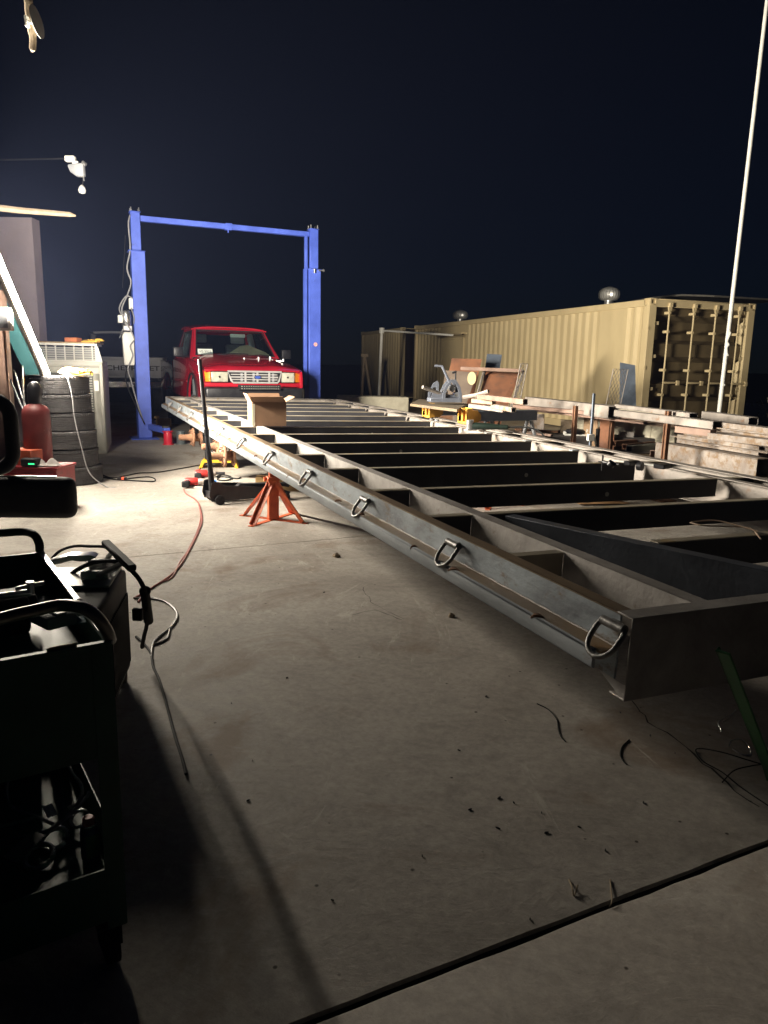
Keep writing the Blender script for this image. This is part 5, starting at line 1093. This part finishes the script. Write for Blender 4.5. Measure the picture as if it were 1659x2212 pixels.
lever('lever', [(1000, 858, .05), (1030, 853, .0), (1055, 845, -.1)], .024, tubegrey)
lever('tee_handle', [(984, 840, .05), (984, 803, .05)], .010, blackm); lever('tee_bar', [(977, 806, .05), (986, 802, .05)], .014, blackm)
# odd steel on the right sawhorse
for i, (p1, p2, z, wd_, ht_, mt, lab) in enumerate((((1012, 872), (1086, 881), .87, .06, .05, tubegrey, 'short grey box section stacked lowest right of the bending machine'), ((1018, 861), (1063, 865), .94, .05, .045, woodold, 'short pale bar on top of the pieces right of the bending machine'), ((1060, 872), (1105, 880), .90, .05, .05, ibeam, 'short pale section at the right end of the sawhorse pieces'), ((1030, 851), (1130, 862), 1.0, .05, .055, tubebrown, 'purplish brown tube sticking out to the right behind the bending machine'))):
    beamZ('steel_offcut', lab, p1, p2, z, wd_, ht_, mt, 'steel offcut', 'offcuts beside the bending machine', .004, 'tube' if i != 1 else 'box')
plate('steel_plate', 'rusty plate standing behind the legs of the right sawhorse', [(1010, 935), (1055, 938), (1060, 872), (1015, 870)], 10.6, 10.9, rustplate, group=GP)
plate('steel_plate', 'dark brown plate standing behind the legs of the left sawhorse', [(948, 915), (985, 920), (990, 878), (955, 876)], 10.9, 11.1, rusty, group=GP)
for i, (x, lab) in enumerate(((1062, 'rusty rod leaning under the right end of the sawhorse'), (1074, 'middle one of three rusty rods under the sawhorse end'), (1086, 'rightmost of three rusty rods under the sawhorse end'))):
    a, b = Y(x-6, 935, 9.9), Y(x-14, 875, 10.2); d_ = b-a; a = a-d_*(a.z/d_.z); t = MB(); t.cyl((0, 0, 0), b-a, .02, n=8); tag(t.build('leaning_rod', rusty, loc=a), lab, 'rod', 'rusty rods under the sawhorse')
plywm = mk('brown_board', (.36, .24, .14), (.24, .15, .09), 5, .8, 0, .15)
for i, (x0, x1, yt, yy, mt, lab) in enumerate(((1262, 1292, 902, 9.9, plywm, 'brown board standing on edge left of the block wall, beside the rack upright'), (1297, 1328, 904, 9.8, rustplate, 'rusty board standing between the brown board and the block wall'), (1212, 1246, 906, 10.3, woodold, 'greyish board standing behind the rack, furthest left of three boards'), (1140, 1176, 893, 10.8, ibeam, 'pale steel plate standing behind the dark trough'))):
    a, b = Y(x0, yt, yy), Y(x1, yt+2, yy-.1); t = MB(); t.add([(0, 0, a.z), (b.x-a.x, b.y-a.y, b.z), (b.x-a.x, b.y-a.y-.12, 0), (0, -.12, 0)], [(0, 1, 2, 3)]); tag(t.build('standing_board', mt, solid=.018, loc=(a.x, a.y, 0)), lab, 'board', 'boards standing behind the steel rack')
for i, (p1_, p2_, mt, lab) in enumerate((((1112, 925), (1205, 931), rusty, 'rusty flat bar lying on the ground side of the trough, upper one'), ((1098, 930), (1190, 938), tubebrown, 'brown flat bar lying before the trough, lower one'))):
    beamZ('flat_bar', lab, p1_, p2_, .46, .06, .03, mt, 'flat bar', 'flat bars before the trough', 0, 'box')
pz_ = Z(1290, 1086); rag('tarpaulin', 'crumpled brown tarpaulin lying on the slab under the far side of the frame', (pz_.x, pz_.y, .004), mk('brown_tarpaulin', (.30, .17, .07), (.18, .10, .045), 9, .85), 2.6, 'tarpaulin', .2)
# tools on the frame's right rail
p = Z(1002, 921, .70); ag = thing('angle_grinder', 'dark green angle grinder lying on the far rail of the trailer frame', 'angle grinder', T3(*TP(1010, 930, 0), .0), R(-14))
m = MB(); m.lathe([(0, 0), (.034, 0), (.038, .05), (.034, .15), (.026, .28), (.022, .36), (0, .37)], n=16, M=Matrix.Translation((.05, 0, .05)) @ Matrix.Rotation(R(90), 4, 'Y')); m.build('body', mk('dark_green_plastic', (.008, .018, .013), None, 9, .4), ag)
m = MB(); m.cyl((.02, 0, .02), (.02, 0, .11), .04); m.cyl((.02, 0, .005), (.02, 0, .018), .075); m.build('gear_head', zinc, ag)
m = MB(); m.tube(crv([(.42, 0, .05), (.58, -.02, .06), (.72, -.05, .03), (.80, -.12, -.05), (.85, -.2, -.2)], 6), .009, 6); m.build('cord', cableblk, ag)
for k_, (px_, py_, H2, lab) in enumerate(((1275, 962, .46, 'upright bar clamp gripping the far rail of the frame'),)):
    q = T3(*TP(px_, py_, 0)); cl = thing('bar_clamp', lab, 'clamp', q+Vector((0, 0, -.10)))
    m = MB(); m.bx(-.010, .010, -.015, .015, 0, .10+H2); m.build('bar', steelblue, cl, bevel=.002)
    m = MB(); m.bx(-.03, .03, -.03, .03, .14, .20); m.tube([(.0, 0, .19), (.04, 0, .16), (.05, 0, .11)], .012, 6); m.bx(-.012, .06, -.015, .015, -.03, 0); m.build('jaw', white, cl, bevel=.004)
    m = MB(); m.cyl((.06, 0, .04), (.06, 0, .24), .014); m.cyl((.06, 0, .15), (.06, 0, .25), .018); m.build('screw', blackm, cl)
q = T3(*TP(1320, 1003, 0), .015); q2_ = T3(*TP(1440, 1020, 0), .015); d_ = q2_-q; cl = thing('bar_clamp', 'bar clamp lying flat along the far inner beam of the frame', 'clamp', q, math.atan2(d_.y, d_.x))
L3 = d_.length; m = MB(); m.bx(0, L3*.42, -.008, .008, .01, .02); m.bx(L3*.50, L3*.92, -.008, .008, .01, .02); m.build('bar', white, cl)
m = MB(); m.cyl((L3*.02, -.12, .01), (L3*.35, -.14, .01), .013); m.cyl((-.03, -.12, .01), (.03, -.12, .01), .006); m.cyl((.0, -.12, -.05), (0, -.12, .06), .006); m.cyl((L3*.2, -.16, .0), (L3*.24, -.16, .02), .028); m.build('screw', blackm, cl)
m = MB(); m.box((L3*.43, -.04, .02), (.05, .14, .03)); m.build('jaw', blackm, cl, bevel=.004); m = MB(); m.box((L3*.95, -.02, .02), (.08, .12, .03)); m.build('jaw', blackm, cl, bevel=.004); m = MB(); m.cyl((L3*.62, -.10, .01), (L3*.7, -.10, .01), .03); m.build('knob', blackm, cl)
rag('rag', 'crumpled pale cloth lying inside the frame near the right edge', T3(*TP(1540, 1062, 0), -.15), mk('tan_rag', (.5, .42, .25), (.38, .3, .17), 9, .9), .5)
# green bar leaning at the right foreground, and the wires
bt = Y(1562, 1408, 1.86); bb = Z(1672, 1690, 0); 
endp = T3(0, 0, 0); dv_ = bt-bb; t = MB(); Mq = dv_.to_track_quat('Z', 'Y').to_matrix().to_4x4(); t.bx(-.019, .019, -.004, .004, 0, dv_.length, Mq); t.bx(-.019, -.012, -.004, .012, 0, dv_.length, Mq)
tag(t.build('green_bar', greenbar, loc=bb, bevel=.002), 'green painted steel bar leaning in the right foreground', 'steel bar')
def fw(label, pix, r=.0022, mat=None, hump=.0):
    P = [Z(x, y, r+h) for x, y, h in pix]; o0 = P[0].copy(); m = MB(); m.tube(crv([p-o0 for p in P], 8), r, 6); tag(m.build('loose_wire', mat or cableblk, loc=o0), label, 'wire', 'loose wires on the slab at the right')
fw('dark wire loop reaching furthest left by the green bar', [(1659, 1655, 0), (1610, 1640, .02), (1560, 1625, .03), (1515, 1617, .015), (1503, 1622, 0), (1520, 1645, 0), (1560, 1668, .0), (1600, 1700, 0), (1659, 1740, 0)])
fw('pale wire curl beside the green bar, nearest the frame', [(1559, 1580, 0), (1552, 1562, .01), (1562, 1553, .02), (1577, 1545, .03), (1590, 1533, .04), (1575, 1550, .02), (1560, 1560, 0)], .002, zinc)
fw('pale wire ring lying left of the green bar foot', [(1575, 1612, 0), (1580, 1600, .015), (1600, 1597, .02), (1616, 1610, .01), (1622, 1630, 0), (1600, 1628, 0), (1582, 1618, 0)], .002, zinc)
fw('thin dark wire crossing under the wire loop', [(1560, 1690, 0), (1585, 1665, .02), (1620, 1655, .03), (1655, 1650, .01)])
fw('bent dark wire lying alone on the slab left of the wire tangle', [(1359, 1598, 0), (1345, 1612, .0), (1340, 1630, 0), (1347, 1645, 0), (1355, 1652, 0)])
fw('long curved strand on the slab in front of the frame corner', [(1160, 1520, 0), (1185, 1533, 0), (1203, 1555, .0), (1206, 1575, 0), (1212, 1592, 0), (1222, 1602, 0)])
fw('forked pale straw standing on the slab near the joint', [(1229, 1900, 0), (1236, 1918, .01), (1240, 1935, .0), (1248, 1912, .01)], .002, woodold)
fw('thin straw bridging the dark floor joint', [(1318, 1900, 0), (1322, 1945, .004), (1316, 1958, 0)], .0018, woodold)
# stones and chips on the slab
def stone(px, py, s, lab, mat, flat=.7):
    p = Z(px, py); bm2 = bmesh.new(); bmesh.ops.create_icosphere(bm2, subdivisions=2, radius=s)
    for v_ in bm2.verts: v_.co = v_.co*random.uniform(.75, 1.15); v_.co.z = max(-s*.3, v_.co.z*flat)
    me = bpy.data.meshes.new('pebble'); bm2.to_mesh(me); bm2.free(); me.materials.append(mat); o_ = bpy.data.objects.new('pebble', me); COL.objects.link(o_); o_.location = (p.x, p.y, s*.3); tag(o_, lab, 'stone', 'crumbs and stones on the slab'); return o_
stone(727, 1203, .028, 'crumbled pale stone on the slab below the black floor jack', woodold); stone(975, 1332, .02, 'round pale stone on the slab near the middle', woodold)
chips = [(545, 1644), (718, 1946), (536, 1730), (912, 1850), (1110, 1735), (1078, 1725), (1015, 1750), (992, 1622), (1180, 1800), (1252, 1788), (1075, 1790), (1390, 1735), (1170, 1757), (1308, 1838), (1458, 1628), (1340, 1540), (1405, 1590), (620, 1465), (500, 1520), (1145, 1987), (630, 1068), (870, 1050), (1050, 1505), (700, 1280)]
c0 = None
for i, (x, y_) in enumerate(chips):
    p = Z(x, y_)
    if c0 is None: m = MB(); m.prism([(-.012, 0), (.002, -.004), (.014, .001), (.001, .005)], 0, .004, 'z'); c0 = m.build('debris_chip', blackm); o_ = c0
    else: o_ = c0.copy(); COL.objects.link(o_)
    o_.location = (p.x, p.y, .0005); s = random.uniform(.25, .6); o_.scale = (s, s, 1); o_.rotation_euler[2] = random.uniform(0, 6)
    tag(o_, 'tiny dark chip of debris lying on the slab', 'debris', 'dark chips scattered over the slab')
# bush at the far right
b0 = Y(1650, 905, 15.5); bsh = thing('bush', 'dark leafy bush beside the container doors at the right edge', 'bush', (b0.x+.25, b0.y, 0))
m = MB()
for k in range(260):
    a = random.uniform(0, 6.28); r_ = random.uniform(0, .5); z = random.uniform(.1, .85)*(1-.3*r_); c_ = Vector((r_*math.cos(a), r_*math.sin(a), z)); n1 = Vector((random.uniform(-1, 1), random.uniform(-1, 1), random.uniform(-.4, 1))).normalized(); n2 = n1.cross(Vector((0, 0, 1))).normalized()
    m.add([c_, c_+n1*.05+n2*.02, c_+n1*.12, c_+n1*.05-n2*.02], [(0, 1, 2, 3)])
m.build('foliage', leafm, bsh); m = MB()
for k in range(7): a = k*.9; m.tube([(0, 0, 0), (.15*math.cos(a), .15*math.sin(a), .4), (.35*math.cos(a), .35*math.sin(a), .8)], [.015, .01, .004], 5)
m.build('stems', woodold, bsh)
# ------------------------------------------------------------------ service cart in the left foreground
KF = Vector((-.54, 1.40, 0)); KR = .583
kt = thing('service_cart', 'dark green two shelf steel service cart in the left foreground', 'cart', KF, KR)
KM = Matrix.Translation(KF) @ Matrix.Rotation(KR, 4, 'Z'); KI = KM.inverted()
KW, KL = .46, .82
def kz(px, py, z): return KI @ Z(px, py, z)
m = MB(); m.bx(-KW, 0, 0, .004, .50, .74); m.bx(-KW, 0, KL-.004, KL, .50, .74); m.bx(-.004, 0, .004, KL-.004, .66, .74); m.bx(-KW, -KW+.004, .004, KL-.004, .66, .74); m.bx(-KW+.004, -.004, .004, KL-.004, .665, .669)
m.build('top_tray', green, kt)
m = MB(); m.bx(-.010, .004, .0, KL, .738, .746); m.build('rim_strip', zinc, kt, bevel=.001)
m = MB(); m.bx(-KW, 0, -.002, .012, .738, .746); m.build('rim_strip', green, kt, bevel=.001); m = MB(); m.bx(-KW, 0, KL-.012, KL, .738, .746); m.build('rim_strip', green, kt, bevel=.001)
m = MB(); m.bx(-KW, 0, 0, KL, .17, .174); m.bx(-KW, 0, -.001, .003, .12, .245); m.bx(-KW, 0, KL-.003, KL, .12, .27); m.bx(-.003, 0, .003, KL-.003, .12, .272); m.bx(-KW, -KW+.003, .003, KL-.003, .12, .27)
m.build('lower_shelf', green, kt)
m = MB(); m.bx(-KW+.004, -.06, KL-.010, KL-.006, .27, .50); m.bx(-KW+.006, -KW+.010, .05, KL-.012, .27, .66); m.build('back_panel', green, kt)
for x in (0, -KW):
    for y in (0, KL):
        s = 1 if x < 0 else -1; q = 1 if y == 0 else -1
        m = MB(); m.prism([(x, y), (x+s*.04, y), (x+s*.04, y+q*.003), (x+s*.003, y+q*.003), (x+s*.003, y+q*.04), (x, y+q*.04)], .10, .74, 'z', Matrix.Translation((.0015*-s, -.0015*q, 0))); m.build('leg', green, kt)
        m = MB(); cx, cy = x+s*.03, y+q*.03; m.cyl((cx-.013, cy, .045), (cx+.013, cy, .045), .045, n=24); m.bx(cx-.022, cx-.017, cy-.02, cy+.02, .045, .10); m.bx(cx+.017, cx+.022, cy-.02, cy+.02, .045, .10); m.bx(cx-.03, cx+.03, cy-.03, cy+.03, .098, .104); m.build('castor', black, kt)
hp = [kz(238, 1382, .735), kz(232, 1366, .765), kz(212, 1336, .80), kz(180, 1314, .82), kz(130, 1308, .82), kz(70, 1320, .82), kz(10, 1334, .82), kz(-70, 1356, .82)]
hp += [hp[-1]+Vector((-.07, .01, -.03)), hp[-1]+Vector((-.09, .02, -.085))]
m = MB(); m.tube(crv(hp, 6), .0125, 12); m.build('handle', mk('worn_tube', (.24, .22, .20), (.15, .14, .13), 10, .35, .5, .05), kt)
hp = [kz(86, 1189, .745), kz(84, 1172, .77), kz(74, 1156, .79), kz(55, 1149, .79), kz(20, 1150, .79), kz(-20, 1154, .78)]
m = MB(); m.tube(crv(hp, 6), .012, 12); m.build('handle', black, kt)
m = MB(); m.lathe([(0, 0), (.009, 0), (.009, .004), (0, .006)], (-.004, KL-.02, .746), 10); m.lathe([(0, 0), (.009, 0), (.009, .004), (0, .006)], (-.004, .30, .746), 10); m.build('rim_bolt', zinc, kt)
# things on the cart's top tray
def KP(x, y, z): return KM @ Vector((x, y, z))
t = thing('air_motor', 'black motor unit with a rounded housing sitting in the cart top tray', 'motor', KP(-.30, .50, .67), KR)
m = MB(); m.lathe([(0, 0), (.10, 0), (.115, .02), (.115, .15), (.10, .18), (.05, .20), (0, .205)], n=32); m.build('housing', blackm, t)
m = MB(); m.bx(-.06, .20, -.16, -.06, 0, .09); m.cyl((.1, -.12, .05), (.22, -.12, .05), .035); m.build('gear_case', black, t, bevel=.012, seg=2)
m = MB(); m.cyl((.20, -.18, .10), (.20, -.18, .13), .008); m.cyl((.17, -.19, .12), (.23, -.17, .12), .005); m.cyl((.12, -.18, .105), (.20, -.18, .105), .008); m.build('valve', zinc, t)
m = MB(); m.prism([(0, 0), (.14, .01), (.15, .02), (.02, .05), (0, .05)], 0, .003, 'z'); tag(m.build('metal_shim', white, loc=KP(-.22, .60, .68), rz=KR-.2), 'bright pointed metal strip on the cart top tray', 'shim')
t = thing('spray_gun', 'dull white plastic gun body on the cart tray inside the front handle', 'spray gun', tuple(Z(113, 1346, .735)), KR+.3)
m = MB(); m.bx(-.035, .035, -.05, .04, 0, .03); m.bx(-.02, .035, .03, .07, 0, .025); m.build('body', greyplastic, t, bevel=.01, seg=2); m = MB(); m.bx(-.01, .012, -.045, .0, .030, .034); m.build('switch', white, t)
rag('cloth', 'pale blue cloth on the cart tray beside the dull white gun', tuple(Z(143, 1344, .735)), mk('blue_cloth', (.12, .22, .27), (.07, .14, .18), 14, .9), .38, 'cloth', .5)
a, b = Z(101, 1404, .748), Z(165, 1391, .748); m = MB(); m.cyl((0, 0, 0), b-a, .0035, n=8); tag(m.build('yellow_rod', mk('brass_rod', (.60, .52, .22), None, 8, .4, .3), loc=a), 'thin yellowish rod lying along the front rim of the cart', 'rod')
# things on the lower shelf
def KC(name, lab, pts, r, mat, cat='cable'):
    P = [KM @ Vector(p) for p in pts]; o0 = P[0].copy(); m = MB(); m.tube(crv([p-o0 for p in P], 8), r, 8); return tag(m.build(name, mat, loc=o0), lab, cat)
glosscable = mk('glossy_cable', (.24, .25, .28), None, 20, .3)
def zs(px, py, z=.20): q = kz(px, py, z); return (q.x, q.y, q.z)
KC('hose', 'grey hose looping round the left part of the lower cart shelf', [zs(22, 1675, .30), zs(14, 1700, .28), zs(18, 1735, .25), zs(40, 1752, .22), zs(70, 1762, .21), zs(115, 1780, .20)], .0045, glosscable)
KC('hose', 'long grey cable sweeping across the front of the lower cart shelf', [zs(-20, 1818, .20), zs(30, 1812, .205), zs(80, 1802, .21), zs(120, 1784, .22), zs(160, 1752, .24), zs(190, 1718, .26), zs(191, 1712, .27)], .0045, glosscable)
KC('hose', 'grey cable arching at the back of the lower cart shelf', [zs(145, 1645, .34), zs(155, 1670, .33), zs(172, 1690, .31), zs(177, 1712, .29), zs(168, 1735, .26), zs(148, 1745, .22)], .0045, glosscable)
a, b = Z(-10, 1790, .21), Z(75, 1768, .23); m = MB(); m.cyl((0, 0, 0), b-a, .008, .006, 12); tag(m.build('steel_bar', zinc, loc=a), 'short shiny bar lying at the left of the lower cart shelf', 'bar')
q = [Z(5, 1852, .225), Z(38, 1862, .225), Z(98, 1803, .24), Z(68, 1795, .24)]; m = MB(); m.add([v_-q[0] for v_ in q], [(0, 1, 2, 3)]); tag(m.build('flat_plate', tubegrey, solid=.003, loc=q[0]), 'flat grey steel offcut lying on the lower cart shelf', 'steel plate')
for i, (x, y_) in enumerate(((97, 1741), (106, 1738))):
    a, b = Z(x, y_, .24), Z(x+12, y_+23, .22); m = MB(); m.bx(-.006, .006, -.003, .003, 0, (b-a).length, (b-a).to_track_quat('Z', 'Y').to_matrix().to_4x4()); tag(m.build('strip', zinc, loc=a), ['left one of two short bright strips on the lower cart shelf', 'right one of two short bright strips on the lower cart shelf'][i], 'metal strip')
t = thing('spray_bottle', 'small blue and green bottle with a pink cap on the lower cart shelf', 'bottle', tuple(Z(196, 1850, .176)))
m = MB(); m.lathe([(0, 0), (.019, 0), (.0205, .004), (.0205, .066), (.017, .078), (.0, .079)], n=28); m.build('can', mk('blue_grey_label', (.10, .11, .20), (.07, .08, .15), 8, .35), t)
m = MB(); m.lathe([(.0208, .008), (.0208, .064)], n=18, a0=-1.6, a1=.35); m.build('label', mk('green_label', (.20, .29, .17), (.14, .22, .12), 12, .5), t)
m = MB(); m.lathe([(.0165, .078), (.0175, .080), (.0175, .083), (.0165, .085)], n=24); m.build('neck_ring', zinc, t)
m = MB(); m.lathe([(.013, .084), (.013, .098), (.010, .102), (0, .102)], n=20); m.build('cap', mk('pink_cap', (.62, .20, .18), None, 8, .5), t)
def ring2(px, py, z, r, tr_, lab):
    p = Z(px, py, z); m = MB(); m.tube([(r*math.cos(a*.4), r*math.sin(a*.4), .01*math.sin(a*.4)) for a in range(16)], tr_, 8, closed=False); tag(m.build('pipe_ring', zinc, loc=p), lab, 'ring')
ring2(172, 1768, .20, .02, .004, 'small bright ring at the back of the lower cart shelf'); ring2(118, 1812, .19, .028, .006, 'shiny ring in the middle of the lower cart shelf'); ring2(85, 1850, .19, .03, .006, 'shiny ring nearest the front lip of the lower cart shelf')
m = MB(); m.lathe([(0, 0), (.10, 0), (.11, .03), (.10, .10), (.05, .13), (0, .13)], n=24); tag(m.build('black_canister', black, loc=KP(-.28, .55, .175)), 'black canister in the shade at the back of the lower cart shelf', 'canister')

# ------------------------------------------------------------------ black welder on the floor behind the cart
WO = Vector((-1.03, 2.86, 0)); WR = R(10)
we = thing('welding_machine', 'black welding machine on the floor behind the cart, cables over its pale top', 'welding machine', WO, WR)
WM = Matrix.Translation(WO) @ Matrix.Rotation(WR, 4, 'Z'); WI = WM.inverted()
def wz(px, py, z): return WI @ Z(px, py, z)
m = MB(); m.bx(-.36, 0, -.50, .02, .05, .475); m.build('case', black, we, bevel=.02, seg=3)
m = MB()
for k in range(22): m.bx(0, .006, -.46+k*.021, -.452+k*.021, .09, .38)
m.build('cooling_fins', black, we)
m = MB(); m.bx(-.345, -.015, -.26, .005, .475, .487); m.bx(-.345, -.17, -.45, -.262, .475, .487); m.build('top_cover', mk('scuffed_top', (.42, .41, .38), (.26, .25, .24), 7, .45, .3), we, bevel=.003)
m = MB(); m.prism([(-.29, .488), (-.25, .55), (-.18, .57), (-.10, .57), (-.08, .56), (-.12, .545), (-.17, .55), (-.235, .535), (-.265, .488)], -.14, -.08, 'y'); m.build('handle_bracket', zinc, we, bevel=.003)
m = MB(); m.bx(-.14, -.02, -.02, .0, .488, .52); m.build('handle_foot', zinc, we, bevel=.004); m = MB(); m.bx(-.13, -.03, -.19, -.17, .488, .52); m.build('handle_foot', zinc, we, bevel=.004)
a, b = wz(228, 1172, .62), wz(286, 1228, .59); m = MB(); d_ = b-a; m.bx(-.016, .016, -.012, .012, 0, d_.length, Matrix.Translation(a) @ d_.to_track_quat('Z', 'Y').to_matrix().to_4x4()); m.build('grip', black, we, bevel=.005)
m = MB(); m.cyl(a.lerp(b, .3), (-.08, -.01, .50), .010); m.cyl(a.lerp(b, .75), (-.07, -.18, .50), .010); m.build('grip_stay', zinc, we)
for x in (-.33, -.03):
    for y in (-.46, -.02): m = MB(); m.cyl((x, y, 0), (x, y, .06), .018, .022); m.build('foot', rubber, we)
def wc(name, lab, pts, r):
    P = [Z(*p) for p in pts]; o0 = P[0].copy(); m = MB(); m.tube(crv([p-o0 for p in P], 8), r, 8); return tag(m.build(name, cableblk, loc=o0), lab, 'cable')
wc('welding_cable', 'black cable arching over the back edge of the pale welder top', [(112, 1206, .47), (130, 1190, .50), (160, 1180, .53), (195, 1180, .55), (228, 1182, .56), (262, 1196, .57), (280, 1212, .54)], .006)
wc('welding_cable', 'thick black welding lead arching over the welder and hanging down its right side', [(143, 1250, .46), (165, 1232, .50), (200, 1216, .54), (240, 1212, .57), (272, 1222, .57), (298, 1248, .53), (312, 1275, .47), (318, 1310, .38), (318, 1345, .26), (311, 1375, .16), (307, 1398, .08)], .0085)
p1, p2 = Z(313, 1276, .46), Z(321, 1342, .28); t = thing('cable_connector', 'black cable connector hanging on the welding lead right of the welder', 'connector', p1)
m = MB(); d_ = p2-p1; m.cyl((0, 0, 0), d_, .017, .019); m.cyl(-d_*.02, d_*.05, .021); m.build('plug_body', black, t, bevel=.004); m = MB(); m.bx(-.05, -.012, -.01, .01, d_.z*.65, d_.z*.38); m.build('trigger', black, t, bevel=.004)
def fc(lab, pix, r, mat): 
    P = [Z(x, y, r) for x, y in pix]; o0 = P[0].copy(); m = MB(); m.tube(crv([p-o0 for p in P], 8), r, 8); tag(m.build('power_cable', mat, loc=o0), lab, 'cable')
greycb = mk('dusty_cable', (.11, .10, .09), None, 20, .5)
fc('black cable looping out on the slab right of the welder', [(290, 1292), (318, 1292), (352, 1298), (375, 1312), (383, 1330), (374, 1350), (352, 1368), (333, 1386), (328, 1404), (327, 1418)], .0055, greycb)
fc('second cable of the pair doubling back beside the loop right of the welder', [(296, 1296), (322, 1290), (356, 1300), (378, 1318), (381, 1334), (368, 1356), (362, 1378), (345, 1388), (330, 1394), (326, 1412)], .005, greycb)
fc('black cable running from under the welder down the slab along the long shadow', [(294, 1375), (312, 1392), (326, 1412), (331, 1440), (343, 1466), (355, 1505), (366, 1545), (378, 1590), (394, 1640), (402, 1672)], .0055, cableblk)
# ------------------------------------------------------------------ night air
hz = bpy.data.materials.new('night_air'); hz.use_nodes = True; n = hz.node_tree; n.nodes.clear()
pv = n.nodes.new('ShaderNodeVolumePrincipled'); ho = n.nodes.new('ShaderNodeOutputMaterial'); n.links.new(pv.outputs[0], ho.inputs['Volume'])
pv.inputs['Color'].default_value = (.42, .52, 1, 1); pv.inputs['Density'].default_value = HAZE; pv.inputs['Anisotropy'].default_value = .2
m = MB(); m.bx(-14, 14, -3, 42, -1.9, 9.2); tag(m.build('haze', hz), kind='stuff')
bpy.context.view_layer.update()
